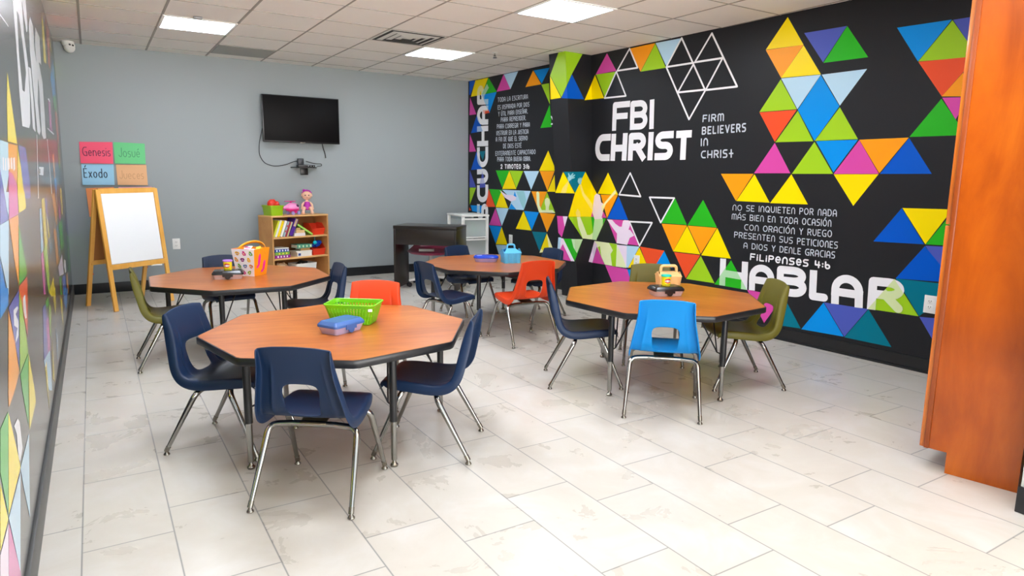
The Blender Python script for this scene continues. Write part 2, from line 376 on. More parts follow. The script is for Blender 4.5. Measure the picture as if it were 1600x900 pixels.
crop(1000, 260, 2.646, [
 ('D',(1083,172),(1175,322),(965,310)), ('Y',(1085,172),(1292,178),(1180,322)), ('G',(1182,322),(1292,190),(1310,330)), ('P',(1180,328),(1310,334),(1240,420)), ('D',(1178,330),(1305,482),(1057,463)), ('P',(1155,622),(1320,636),(1235,760))])
crop(1100, 20, 3.0, [
 ('Y',(393,20),(467,150),(290,173)), ('O',(290,175),(467,150),(362,305)), ('Y',(467,152),(548,288),(362,305)), ('P',(470,95),(670,62),(558,232)), ('G',(672,62),(770,208),(560,235)), ('C',(362,308),(548,290),(438,452)), ('C',(552,290),(765,263),(637,435)),
 ('B',(548,292),(635,438),(518,600),(440,455)), ('L',(360,312),(435,452),(260,465)), ('R',(260,467),(435,455),(332,605)), ('L',(440,460),(512,602),(335,607)), ('L',(637,443),(722,592),(520,600)), ('M',(332,610),(405,752),(235,752)),
 ('L',(518,605),(605,755),(412,755)), ('B',(525,602),(722,595),(607,748)), ('M',(728,597),(820,755),(608,755)), ('O',(728,595),(960,585),(822,752)), ('D',(962,587),(1068,755),(825,755)), ('O',(80,755),(232,755),(150,882)),
 ('Y',(237,757),(308,890),(152,882)), ('Y',(410,757),(487,898),(310,892)), ('Y',(608,757),(818,757),(700,905)), ('B',(905,70),(1162,32),(1003,228)), ('L',(1165,35),(1285,205),(1005,228)), ('P',(1168,33),(1300,12),(1265,180)),
 ('R',(1005,230),(1280,203),(1115,392)), ('O',(1115,392),(1215,280),(1230,392)), ('M',(1117,398),(1240,395),(1180,500)), ('G',(1113,403),(1230,573),(963,582))])
crop(900, 20, 3.75, [
 ('M',(182,237),(237,340),(115,363)), ('Y',(112,365),(165,500),(50,512)), ('L',(118,362),(237,345),(170,500)), ('O',(315,210),(465,177),(378,345)), ('L',(465,180),(527,322),(380,345)), ('C',(467,177),(620,148),(530,315))])
crop(840, 60, 7.5, [
 ('L',(247,158),(320,148),(525,185),(400,420),(280,690),(148,435)), ('Y',(146,440),(275,697),(150,715)), ('D',(402,420),(545,714),(345,704),(280,700))])

# white outlines and lettering drawn as brush strokes
def stroke(F_, uv, t, col, base, rnd=True, tint=None):
    pieces = []; uv = list(uv)
    def ext(a, b):      # square brush end
        l = math.hypot(a[0]-b[0], a[1]-b[1]) or 1; return (a[0]+(a[0]-b[0])/l*t/2, a[1]+(a[1]-b[1])/l*t/2)
    if rnd is False or rnd == 'end': uv[0] = ext(uv[0], uv[1])
    if rnd is False: uv[-1] = ext(uv[-1], uv[-2])
    for a, b in zip(uv[:-1], uv[1:]):
        dx, dy = b[0]-a[0], b[1]-a[1]; l = math.hypot(dx, dy)
        if l < 1e-6: continue
        nx, ny = -dy/l*t/2, dx/l*t/2
        pieces.append([(a[0]+nx, a[1]+ny), (a[0]-nx, a[1]-ny), (b[0]-nx, b[1]-ny), (b[0]+nx, b[1]+ny)])
    nseg = 12 if t > .02 else 6
    js = uv if rnd else uv[1:-1]
    if rnd == 'end': js = uv[1:]
    for p in js: pieces.append([(p[0]+t/2*math.cos(2*PI*k/nseg), p[1]+t/2*math.sin(2*PI*k/nseg)) for k in range(nseg)])
    for p in pieces: F_.put(p, col, base)
    if tint:
        for tri, c in tint:
            for p in pieces:
                q = clip_convex(p, tri)
                if q: F_.put(q, mix(c, .68), base+.0003)
def outline(ox, oy, sc, segs):
    for s_ in segs:
        stroke(FR, [FR.uv((ox+a/sc, oy+b/sc)) for a, b in s_], .017, CO['W'], .0014)
outline(900, 20, 3.75, [[(237,345),(293,487),(168,500),(237,345)], [(315,210),(362,322),(242,340),(315,210)], [(620,148),(757,452)], [(530,318),(690,293)], [(530,318),(663,625),(760,452)], [(597,467),(760,450)], [(597,467),(690,300)],
 [(797,120),(945,432)], [(797,120),(697,290),(860,265)], [(860,265),(760,453),(945,432)], [(620,148),(530,318)]])
outline(920, 260, 5.625, [[(365,58),(457,265),(268,248),(365,58)], [(358,485),(557,495),(447,697),(358,485)]])
outline(1000, 290, 5.625, [[(85,103),(303,110),(183,325),(85,103)]])
outline(730, 110, 5.625, [[(740,405),(770,468),(740,472)]])

def arc(cx, cy, rx, ry, a0, a1, n=9): return [(cx+rx*math.cos(math.radians(a0+(a1-a0)*i/(n-1))), cy+ry*math.sin(math.radians(a0+(a1-a0)*i/(n-1)))) for i in range(n)]
_S = [(1,1),(.42,1)]+arc(.38,.76,.38,.24,90,270,9)+[(.62,.52)]+arc(.62,.26,.38,.26,90,-90,9)+[(0,0)]
_C = [(1,1),(.5,1)]+arc(.5,.5,.5,.5,90,270,13)+[(1,0)]
_O = arc(.5,.5,.5,.5,90,450,19)
_ARCH = [(0,0),(0,.5)]+arc(.5,.5,.5,.5,180,0,11)+[(1,0)]
_o = arc(.5,.31,.5,.31,90,450,15)
GL = {'A':(.8,[_ARCH,[(0,.38),(1,.38)]]), 'B':(.75,[[(0,0),(0,1),(.6,1)]+arc(.6,.76,.36,.24,90,-90,9)+[(0,.52)],[(.6,.52)]+arc(.62,.26,.38,.26,90,-90,9)+[(0,0)]]),
 'C':(.75,[_C]), 'D':(.8,[[(0,0),(0,1),(.45,1)]+arc(.45,.5,.55,.5,90,-90,11)+[(0,0)]]), 'E':(.65,[[(1,1),(0,1),(0,0),(1,0)],[(0,.52),(.8,.52)]]), 'F':(.65,[[(1,1),(0,1),(0,0)],[(0,.5),(.85,.5)]]),
 'G':(.85,[_C[:-1]+[(1,0),(1,.45),(.6,.45)]]), 'H':(.78,[[(0,0),(0,1)],[(1,0),(1,1)],[(0,.45),(1,.45)]]), 'I':(.06,[[(.5,0),(.5,1)]]), 'J':(.6,[[(1,1),(1,.3)]+arc(.5,.3,.5,.3,0,-160,8)]),
 'L':(.6,[[(0,1),(0,0),(1,0)]]), 'M':(1.0,[[(0,0),(0,.7)]+arc(.25,.75,.25,.25,180,0,8)+[(.5,0)],[(.5,.75)]+arc(.75,.75,.25,.25,180,0,8)+[(1,0)]]), 'N':(.72,[_ARCH]), 'O':(.9,[_O]),
 'P':(.7,[[(0,0),(0,1),(.6,1)]+arc(.6,.74,.4,.26,90,-90,9)+[(0,.48)]]), 'Q':(.9,[_O,[(.6,.3),(1,-.05)]]), 'R':(.75,[[(0,0),(0,1),(.6,1)]+arc(.6,.74,.4,.26,90,-90,9)+[(0,.48)],[(.5,.48),(1,0)]]),
 'S':(.72,[_S]), 'T':(.75,[[(0,1),(1,1)],[(.5,1),(.5,0)]]), 'U':(.78,[[(0,1),(0,.45)]+arc(.5,.45,.5,.45,180,360,11)+[(1,1)]]), 'V':(.8,[[(0,1),(.5,0),(1,1)]]), 'Y':(.75,[[(0,1),(.5,.5),(1,1)],[(.5,.5),(.5,0)]]),
 '2':(.7,[arc(.5,.7,.5,.3,170,-30,10)+[(0,0),(1,0)]]), '3':(.65,[[(0,1),(.55,1)]+arc(.55,.77,.4,.23,90,-90,8)+[(.3,.54)],[(.55,.54)]+arc(.55,.27,.45,.27,90,-90,8)+[(0,0)]]), '1':(.06,[[(.5,0),(.5,1)]]),
 '4':(.75,[[(0,1),(0,.4),(1,.4)],[(.75,.9),(.75,0)]]), '6':(.7,[[(0,1),(0,.3)]+arc(.5,.3,.5,.3,180,-180,15)]), ':':(.08,[[(.5,.2),(.5,.26)],[(.5,.62),(.5,.68)]]), '.':(.08,[[(.5,0),(.5,.05)]]), ',':(.08,[[(.5,.05),(.3,-.12)]]),
 '+':(.7,[[(0,.5),(1,.5)],[(.5,0),(.5,1)]]), 'e':(.72,[[(0,.5),(1,.5)]+arc(.5,.5,.5,.48,0,315,14)]), 'i':(.06,[[(.5,0),(.5,.62)],[(.5,.88),(.5,.92)]]), ' ':(.4,[]),
 'n':(.65,[[(0,0),(0,.62)],[(0,.35)]+arc(.5,.32,.5,.3,180,0,9)+[(1,0)]]), 'o':(.68,[_o]), 's':(.5,[[(x,y*.62) for x, y in _S]]), 'é':(.62,[[(0,.32),(1,.32)]+arc(.5,.31,.5,.31,0,315,12),[(.4,.78),(.75,.95)]]), 'ε':(.62,[[(0,.32),(1,.32)]+arc(.5,.31,.5,.31,0,315,12)]),
 'u':(.65,[[(0,.62),(0,.3)]+arc(.5,.3,.5,.3,180,360,9)+[(1,.62)]]), 'x':(.6,[[(0,.62),(1,0)],[(0,0),(1,.62)]]), 'd':(.7,[_o,[(1,1),(1,0)]]), 'c':(.6,[arc(.5,.31,.5,.31,45,315,12)])}
for a_, b_ in (('Á','A'),('É','E'),('Ó','O'),('Ú','U')): GL[a_] = (GL[b_][0], GL[b_][1]+[[(.45,1.16),(.75,1.36)]])
GL['Ñ'] = (GL['N'][0], GL['N'][1]+[[(.1,1.2),(.35,1.3),(.6,1.2),(.9,1.3)]])

def letter(F_, ch, bl, br, tl, ratio, col, base=.0018, rnd=True, tint=None, pad=True):
    """one glyph on a plane; bl, br, tl are plane coordinates of its box"""
    ex = ((br[0]-bl[0]), (br[1]-bl[1])); ey = ((tl[0]-bl[0]), (tl[1]-bl[1]))
    h = math.hypot(*ey); w_ = math.hypot(*ex); t = ratio*h
    ix = min(t/2/w_, .49) if pad else 0; iy = t/2/h if pad else 0
    for pl in GL[ch][1]:
        uv = []
        for x, y in pl:
            X_ = ix+x*(1-2*ix); Y_ = iy+y*(1-2*iy); uv.append((bl[0]+ex[0]*X_+ey[0]*Y_, bl[1]+ex[1]*X_+ey[1]*Y_))
        stroke(F_, uv, t, col, base, rnd, tint)
def lerp(a, b, t): return (a[0]+(b[0]-a[0])*t, a[1]+(b[1]-a[1])*t)
def word(F_, text, p0, p1, q0, q1, ratio, col, ranges=None, rnd=True, tint=None, conv=None, gap=.26):
    conv = conv or F_.uv
    if ranges is None:
        ws = [GL[c][0]+ratio for c in text]; tot = sum(ws)+gap*(len(text)-1); x = 0; ranges = []
        for w_ in ws: ranges.append((x/tot, (x+w_)/tot)); x += w_+gap
    for c, (a, b) in zip(text, ranges):
        if c != ' ': letter(F_, c, conv(lerp(p0, p1, a)), conv(lerp(p0, p1, b)), conv(lerp(q0, q1, a)), ratio, col, rnd=rnd, tint=tint)
def cr(ox, oy, sc): return lambda a, b: (ox+a/sc, oy+b/sc)
WH = CO['W']; GY = (196, 204, 214)
k = cr(900, 20, 3.75)
def rg(x0, x1, L_): return [((a-x0)/(x1-x0), (b-x0)/(x1-x0)) for a, b in L_]
word(FR, 'FBI', k(212,692), k(462,680), k(218,525), k(466,507), .21, WH, rg(212,462,[(212,312),(316,418),(424,462)]), rnd=False)
word(FR, 'CHRIST', k(110,869), k(650,861), k(118,714), k(658,689), .25, WH, rg(110,650,[(110,197),(202,296),(304,405),(416,452),(460,566),(582,672)]), rnd=False)
word(FR, 'FIRM', k(742,642), k(868,635), k(745,598), k(868,587), .17, GY)
word(FR, 'BELIEVERS', k(738,715), k(998,698), k(740,668), k(998,645), .17, GY)
word(FR, 'IN', k(732,783), k(775,779), k(733,736), k(775,732), .17, GY)
word(FR, 'CHRIS+', k(733,853), k(925,850), k(735,808), k(925,797), .17, GY)
k = cr(1110, 390, 4.706)
for ch, x0, y0, x1, y1, xt, yt in (('H',68,260,272,297,75,63),('A',285,296,470,324,290,100),('B',487,332,708,360,493,116),('L',725,366,865,386,735,148),('A',890,395,1122,432,895,172),('R',1153,436,1415,470,1170,198)):
    letter(FR, ch, FR.uv(k(x0,y0)), FR.uv(k(x1,y1)), FR.uv(k(xt,yt)), .26, WH, rnd='end' if ch in 'LR' else False, tint=TRI)
k = cr(730, 110, 5.625)
for ch, ya, yb in (('R',300,128),('A',477,308),('H',665,485),('C',850,670),('U',993,862),('C',1158,1003),('S',1305,1170),('E',1450,1318)):
    letter(FR, ch, FR.uv(k(188,ya)), FR.uv(k(188,yb)), FR.uv(k(90,ya+3)), .25, WH, rnd=False, tint=TRI)
for tx, x0, y0, x1, y1 in (('TODA LA ESCRITURA',272,280,538,251),('ES INSPIRADA POR DIOS',273,347,552,318),('Y ÚTIL PARA ENSEÑAR,',278,405,537,378),('PARA REPRENDER,',302,456,522,437),('PARA CORREGIR Y PARA',268,515,558,497),
   ('INSTRUIR EN LA JUSTICIA',265,573,547,558),('A FIN DE QUE EL SIERVO',260,628,540,615),('DE DIOS ESTÉ',325,686,487,680),('ENTERAMENTE CAPACITADO',258,752,612,736),('PARA TODA BUENA OBRA.',275,802,570,797)):
    word(FR, tx, k(x0,y0), k(x1,y1), k(x0,y0-41), k(x1,y1-41), .13, GY, gap=.2)
word(FR, '2 TIMOTEO 3:16', k(305,866), k(560,868), k(305,824), k(560,822), .22, WH, gap=.2)
k = cr(1130, 300, 6.43)
for tx, x0, y0, x1, y1 in (('NO SE INQUIETEN POR NADA',110,185,1158,248),('MÁS BIEN EN TODA OCASIÓN',103,275,1105,350),('CON ORACIÓN Y RUEGO',230,382,1112,455),('PRESENTEN SUS PETICIONES',130,456,1172,570),('A DIOS Y DENLE GRACIAS',225,564,1145,668)):
    word(FR, tx, k(x0,y0), k(x1,y1), k(x0+3,y0-60), k(x1+3,y1-72), .125, GY, gap=.22)
word(FR, 'FiLiPeNSeS 4:6', k(290,682), k(1098,778), k(296,612), k(1102,698), .2, WH, gap=.2)
stroke(FR, [FR.uv(cr(840,240,5.625)(350,685)), FR.uv(cr(840,240,5.625)(351,686))], .03, WH, .002)
struct(wr.build('wall_right', smooth=False)); struct(pm.build('trim_2', smooth=False))

# left wall mural (seen almost edge-on)
def cropl(oy, rows):
    for r in rows: FL.put([FL.uv((a/5.625, oy+b/5.625)) for a, b in r[1:]], CO[r[0]])
cropl(0, [('W',(105,-60),(185,-60),(210,300),(245,560),(262,843),(265,1085),(255,1127),(195,1108),(172,843),(150,500)), ('K',(146,95),(165,130),(200,400),(228,640),(215,808),(197,790),(168,500)), ('W',(188,0),(222,-10),(240,200),(240,275),(231,285),(212,150)),
 ('W',(252,200),(262,145),(290,230),(303,435),(335,650),(330,900),(356,1150),(346,1190),(328,1160),(290,760),(262,440)), ('W',(310,240),(345,330),(362,572),(340,545),(372,720),(385,900),(404,1215),(382,1222),(368,1180),(345,800),(325,600),(306,400)),
 ('W',(248,585),(270,600),(295,900),(312,1160),(288,1130),(272,900)), ('W',(-5,112),(70,222),(72,238),(-5,128)), ('Y',(62,632),(100,900),(150,1265),(68,1242),(60,900)), ('Y',(362,90),(385,250),(407,562),(385,540),(372,300)), ('R',(400,170),(430,300),(440,610),(425,560),(415,380)),
 ('Y',(430,310),(450,430),(460,470),(440,440)), ('B',(445,690),(460,510),(478,640),(492,900),(470,880)), ('L',(470,520),(497,600),(488,720))])
cropl(150, [('C',(0,385),(70,410),(75,700),(45,900),(0,640)), ('O',(70,415),(150,435),(152,760),(125,780),(75,640)), ('Y',(153,450),(185,640),(215,900),(155,900)), ('P',(160,430),(225,455),(265,790),(270,900),(215,900),(185,640)), ('M',(75,660),(110,680),(152,800),(152,900),(75,900)),
 ('D',(0,640),(42,900),(0,900)), ('W',(22,540),(30,540),(34,650),(26,650)), ('W',(44,548),(52,545),(54,655),(44,655)), ('W',(62,545),(80,545),(84,640),(66,655)), ('W',(90,545),(104,540),(110,640),(96,640)), ('W',(112,545),(128,540),(132,640),(118,662)), ('W',(320,340),(325,340),(340,900),(334,900)),
 ('W',(412,380),(417,380),(458,860),(452,860)), ('W',(340,622),(384,626),(380,698),(344,690)), ('K',(345,640),(352,640),(352,680),(346,680)), ('O',(460,515),(472,515),(487,770),(478,740)), ('L',(508,400),(516,430),(530,640),(519,635)), ('B',(478,720),(492,720),(502,820),(490,900)), ('Y',(525,810),(538,808),(547,900),(530,900)),
 ('G',(465,0),(490,0),(498,140),(478,110)), ('R',(482,140),(500,145),(518,395),(505,390)), ('M',(425,40),(440,60),(460,320),(440,290)), ('W',(425,20),(440,50),(436,52),(423,30)), ('W',(418,280),(474,332),(470,340),(418,290))])
cropl(300, [('P',(0,0),(35,0),(72,240),(0,290)), ('C',(35,0),(75,0),(75,240)), ('C',(75,246),(0,290),(0,560),(72,900),(75,900)), ('M',(78,0),(152,0),(158,190),(78,240)), ('Y',(156,0),(215,0),(228,145),(165,185)), ('O',(78,242),(160,200),(165,830),(120,560)), ('G',(163,280),(235,690),(235,720),(168,820)),
 ('B',(0,590),(58,900),(0,900)), ('R',(165,835),(238,740),(240,920),(172,920)), ('Y',(365,65),(386,50),(415,430),(400,560)), ('P',(395,50),(410,48),(425,260),(415,430)), ('Y',(403,160),(418,250),(440,390),(425,410)), ('L',(380,510),(412,455),(440,860),(425,885)), ('M',(360,560),(380,520),(402,900),(385,900)),
 ('C',(345,150),(360,140),(380,510),(362,540)), ('T',(430,430),(455,395),(465,520),(440,560)), ('O',(455,20),(475,10),(492,120),(505,280),(495,290),(470,130)), ('O',(470,320),(490,330),(517,600),(500,640)), ('T',(495,300),(512,280),(532,550),(518,580)), ('G',(515,280),(545,230),(562,470),(538,525)), ('M',(508,60),(525,150),(537,230),(520,250)),
 ('Y',(528,0),(541,0),(552,200),(544,192)), ('P',(582,170),(602,380),(590,370),(575,200)), ('G',(590,380),(604,375),(618,700),(600,690)), ('W',(560,590),(575,600),(583,700),(570,712),(560,650)), ('F',(512,660),(545,545),(560,720),(520,740)), ('D',(545,740),(575,730),(580,900),(560,900)), ('O',(580,720),(592,710),(605,860),(595,900)), ('G',(520,760),(535,740),(545,900),(530,900)), ('Y',(430,880),(470,748),(482,920),(450,920))])
cropl(450, [('B',(0,0),(70,0),(72,150),(0,272)), ('P',(75,172),(165,12),(168,700),(130,480)), ('W',(118,195),(150,160),(160,180),(135,230),(160,290),(160,420),(135,485),(140,430),(150,350),(122,330)), ('L',(168,25),(185,110),(247,560),(175,745)), ('R',(168,0),(240,0),(242,440),(185,110)), ('W',(200,90),(212,60),(220,62),(232,262),(222,270),(205,200)),
 ('O',(72,200),(130,480),(168,740),(128,900),(72,900)), ('G',(248,572),(250,1210),(195,900),(178,760)), ('Y',(250,572),(300,880),(316,1000),(258,1250)), ('P',(375,170),(402,135),(440,540),(385,645)), ('M',(405,280),(425,250),(440,540),(420,570)), ('G',(400,115),(422,75),(430,140),(405,190)), ('L',(428,150),(446,150),(447,450),(436,400)),
 ('C',(385,640),(437,545),(458,900),(430,900)), ('Y',(408,640),(422,850),(436,1080),(425,1000),(396,700)), ('Y',(455,420),(482,830),(465,800)), ('Y',(460,0),(486,0),(490,240),(472,120)), ('Y',(528,80),(545,100),(557,340),(542,250)), ('B',(550,0),(597,0),(582,200),(562,130)), ('C',(490,350),(510,450),(512,620),(505,640))])
cropl(600, [('O',(70,50),(128,60),(75,205)), ('W',(152,302),(170,330),(196,560),(175,690),(160,640),(145,440),(122,370)), ('C',(252,435),(258,900),(262,1175),(205,900),(178,740)), ('G',(70,240),(72,1155),(0,780),(0,400)), ('Y',(72,250),(165,660),(178,730),(75,1155)), ('C',(178,770),(178,1650),(75,1180))])
cropl(740, [('Y',(0,90),(70,400),(0,690)), ('M',(75,430),(180,870),(185,1000),(75,1000)), ('F',(72,440),(74,1000),(0,1000),(0,720))])
struct(wl.build('wall_left', smooth=False))

# back wall, baseboards, stub wall beside the cabinet
M_GREY = mat('grey_wall_paint', (150, 158, 160), .6, bump=.15, bscale=300)
struct(MB().box((2.1, BACK+.05, CEIL/2), (5.6, .1, CEIL), M_GREY).build('wall_back', smooth=False))
struct(MB().rbox(((XLF+xr(BACK))/2, BACK-.006, .055), (xr(BACK)-XLF-.01, .012, .11), M_BASE, .003).build('baseboard_back'))
b = MB(); b.prism([(xr(YF)-.012, YF), (xr(BACK)-.012, BACK-.013), (xr(BACK)-.0, BACK-.013), (xr(YF), YF)], 0, .1, M_BASE); b.prism([(xr(YF)-.02, YF), (xr(BACK)-.02, BACK-.013), (xr(BACK)-.012, BACK-.013), (xr(YF)-.012, YF)], 0, .016, M_BASE)
struct(b.build('baseboard_right', smooth=False))
M_BASEL = mat('grey_vinyl', (66, 66, 66), .4)
struct(MB().rbox((XLF+.007, (YF+BACK)/2, .055), (.014, BACK-YF-.03, .11), M_BASEL, .004).build('baseboard_left'))
M_WALLW = mat('white_wall_paint', (186, 190, 184), .6)
struct(MB().box((4.0, .52, CEIL/2), (1.85, 1.06, CEIL), M_WALLW).build('wall_front', smooth=False))
struct(MB().rbox((3.069, .52, .055), (.012, 1.074, .11), M_BASE, .003).build('baseboard_front'))
# ------------------------------------------------------------ ceiling lights and fittings
M_LAMP = mat('lamp_diffuser', (236, 244, 255), .5, emis=LAMP_POWER)
M_LFRAME = mat('lamp_frame', (238, 238, 236), .4)
def light(i, j, label, first=None):
    cx, cy = GX0+GXW*(i+.5), GY0+GYW*(j+.5)
    if first: return dup(first, (cx, cy, CEIL), 0, label, 'ceiling light panels')
    t = thing('ceiling_light', label, 'ceiling light', (cx, cy, CEIL), 0, 'ceiling light panels')
    W_, D_ = GXW, GYW; b = MB()
    for sx in (-1, 1): b.rbox((sx*(W_/2-.012), 0, -.006), (.024, D_, .012), M_LFRAME, .003)
    for sy in (-1, 1): b.rbox((0, sy*(D_/2-.012), -.006), (W_-.04, .024, .012), M_LFRAME, .003)
    b.build('frame', t)
    MB().rbox((0, 0, -.007), (W_-.05, D_-.05, .008), M_LAMP, .003).build('diffuser', t)
    return t
L1_ = light(1, 1, 'glowing square ceiling light nearest the grey back wall corner, above the easel side')
light(5, 1, 'glowing square ceiling light beside the ceiling air vent', L1_)
light(5, -3, 'large glowing square ceiling light at the top edge of the photo', L1_)
for i, j in ((1, -3), (1, -5), (1, -7), (5, -7)):  # the second is an extra panel, added to brighten the left floor
    light(i, j, 'unseen glowing square ceiling light overhead, above the upper edge of the photo', L1_)
t = thing('ceiling_vent', 'square white louvred air diffuser vent set in the ceiling grid', 'air vent', (GX0+GXW*4.5, GY0+GYW*.5, CEIL))
b = MB(); M_VENT = mat('vent_white', (214, 214, 208), .45); M_DUCT_SHADE = mat('duct_shade', (40, 40, 40), .8)
b.box((0, 0, -.002), (GXW-.02, GYW-.02, .003), M_VENT)
b.build('face_plate', t, smooth=False)
MB().box((0, 0, -.0045), (.53, .51, .002), M_DUCT_SHADE).build('duct_shade_sheet', t, smooth=False)  # flat dark sheet, painted for the shade inside the duct
for i, s_ in enumerate((.47, .335, .20, .085)):
    b = MB(); o_ = s_/2; n_ = o_-.036
    rings = [[(o_,o_*.96,-.006),(-o_,o_*.96,-.006),(-o_,-o_*.96,-.006),(o_,-o_*.96,-.006)], [(n_,n_*.96,-.013),(-n_,n_*.96,-.013),(-n_,-n_*.96,-.013),(n_,-n_*.96,-.013)], [(n_-.006,n_*.96-.006,-.013),(-n_+.006,n_*.96-.006,-.013),(-n_+.006,-n_*.96+.006,-.013),(n_-.006,-n_*.96+.006,-.013)], [(o_-.008,o_*.96-.008,-.006),(-o_+.008,o_*.96-.008,-.006),(-o_+.008,-o_*.96+.008,-.006),(o_-.008,-o_*.96+.008,-.006)]]
    b.loft(rings, M_VENT, cap0=False, cap1=False); b.build('louvre', t, smooth=False)
tag(MB().box((GX0+GXW*2.5, GY0+GYW*3.5, CEIL-.004), (GXW-.03, GYW-.02, .005), M_RET).build('return_air_panel', smooth=False), 'grey perforated return air panel in the ceiling near the back wall', 'ceiling panel')
t = thing('fire_sprinkler', 'small metal fire sprinkler hanging from the ceiling by the black wall', 'sprinkler', (3.726, 6.374, CEIL))
b = MB(); b.lathe([(.030,0),(.032,-.004),(.010,-.012)], M_WHITE); b.build('escutcheon', t)
b = MB(); b.lathe([(.008,-.010),(.008,-.03),(.012,-.034),(.004,-.04),(.004,-.052)], M_NICKEL); b.lathe([(.024,-.052),(.024,-.056)], M_NICKEL); b.tube([(.01,0,-.03),(.017,0,-.042),(.006,0,-.054)], .003, M_NICKEL, 6); b.tube([(-.01,0,-.03),(-.017,0,-.042),(-.006,0,-.054)], .003, M_NICKEL, 6); b.build('head', t)
P_ = at_z((309, 25.5), CEIL)
tag(MB().rbox((P_.x, P_.y, CEIL-.012), (.07, .03, .02), mat('clip_grey', (140,140,142), .4), .006).build('ceiling_clip'), 'tiny grey clip on the ceiling at the edge of the left light', 'clip')
t = thing('security_camera', 'white turret security camera mounted under the ceiling in the left back corner', 'security camera', (-.10, 8.38, CEIL))
b = MB(); b.lathe([(.055,0),(.055,-.02),(.05,-.035),(.042,-.045)], M_WHITE, seg=28); b.build('mount_base', t)
b = MB(); Mx = Matrix.Translation((.012, -.012, -.062)) @ Matrix.Rotation(math.radians(-25), 4, 'X') @ Matrix.Rotation(math.radians(20), 4, 'Z')
b.ball((0,0,0), .05, M_WHITE, 24, Mx); b.build('eyeball_housing', t)
b = MB(); b.lathe([(.034,.0),(.036,.004),(.030,.007)], M_WHITE, (0,0,0), 20, Mx @ Matrix.Translation((0,-.046,0)) @ Matrix.Rotation(PI/2, 4, 'X'))
for sx in (-.014, .014): b.lathe([(.010,.006),(.010,.009)], M_DARK, (sx,0,0), 14, Mx @ Matrix.Translation((0,-.046,0)) @ Matrix.Rotation(PI/2, 4, 'X'))
b.build('lens_plate', t)

# ------------------------------------------------------------ octagonal activity tables
M_TOP = wood('cherry_laminate', (150, 76, 26), (202, 128, 58), 3.2, 9, .28, 'Y', c3=(180, 102, 40))
M_EDGE = mat('black_edge', (28, 29, 32), .35)
TH = .545
def make_table(label, loc, rz, legbase):
    t = thing('activity_table', label, 'table', loc, rz, 'octagonal activity tables')
    def octo(r_, c_=.013):
        out = []
        for k in range(8):
            a = k*PI/4; 
            for s_ in (-1, 1): out.append((r_*math.cos(a) - s_*c_*math.sin(a) - abs(c_)*.25*math.cos(a), r_*math.sin(a) + s_*c_*math.cos(a) - abs(c_)*.25*math.sin(a)))
        return out
    b = MB(); b.prism(octo(.652), TH-.028, TH, M_TOP); b.build('tabletop', t, ang=20)
    b = MB(); R0 = octo(.6525); R1 = octo(.660); zs = (TH-.036, TH-.001)
    rings = [[(p[0], p[1], zs[1]) for p in R0], [(p[0]*.3+q[0]*.7, p[1]*.3+q[1]*.7, zs[1]+.0002) for p, q in zip(R0, R1)], [(p[0], p[1], zs[1]-.004) for p in R1], [(p[0], p[1], zs[0]+.004) for p in R1], [(p[0]*.5+q[0]*.5, p[1]*.5+q[1]*.5, zs[0]) for p, q in zip(R0, R1)], [(p[0], p[1], zs[0]) for p in R0]]
    b.loft(rings, M_EDGE, cap0=False, cap1=False); b.build('edge_band', t, ang=50)
    for k in range(4):
        a = legbase[k]*PI/4; x, y = .56*math.cos(a), .56*math.sin(a)
        b = MB(); b.lathe([(.045,TH-.036),(.045,TH-.0285)], M_FRAME, (x, y, 0), 20); b.lathe([(.0175,.215),(.0175,TH-.034)], M_FRAME, (x, y, 0), 18)
        lg = b.build('leg', t)
        b = MB(); b.lathe([(.0135,.032),(.0140,.036),(.0140,.216)], M_CHROME, (x, y, 0), 18); b.build('chrome_insert', lg)
        b = MB(); b.lathe([(.016,.0),(.018,.004),(.018,.010),(.010,.018),(.006,.034)], M_NICKEL, (x, y, 0), 16); b.build('foot_glide', lg)
        b = MB()
        for da in (-.16, .16):
            a2 = a+da; b.tube([(x-.016*math.cos(a), y-.016*math.sin(a), .285), (x-.05*math.cos(a), y-.05*math.sin(a), .29), (.40*math.cos(a2), .40*math.sin(a2), TH-.029)], .0045, M_FRAME, 8)
        b.build('brace', lg)
    return t
make_table('octagonal wood-top table in front, with lime basket and blue pencil box on it', (1.009, 3.272, 0), 2.944, (.86, 2.40, 4.22, 6.6))
make_table('octagonal wood-top table at the left rear with the butterfly bin on it', (.90, 5.30, 0), 2.702, (2.05, 3.0, 5.3, 7.85))
make_table('octagonal wood-top table in the centre rear with the sky blue caddy on it', (3.04, 5.162, 0), 2.776, (1.48, 3.4, 5.6, 7.9))
make_table('octagonal wood-top table at the right with the tan caddy on it', (3.12, 3.15, 0), 2.059, (1.72, 3.32, 5.25, 7.4))

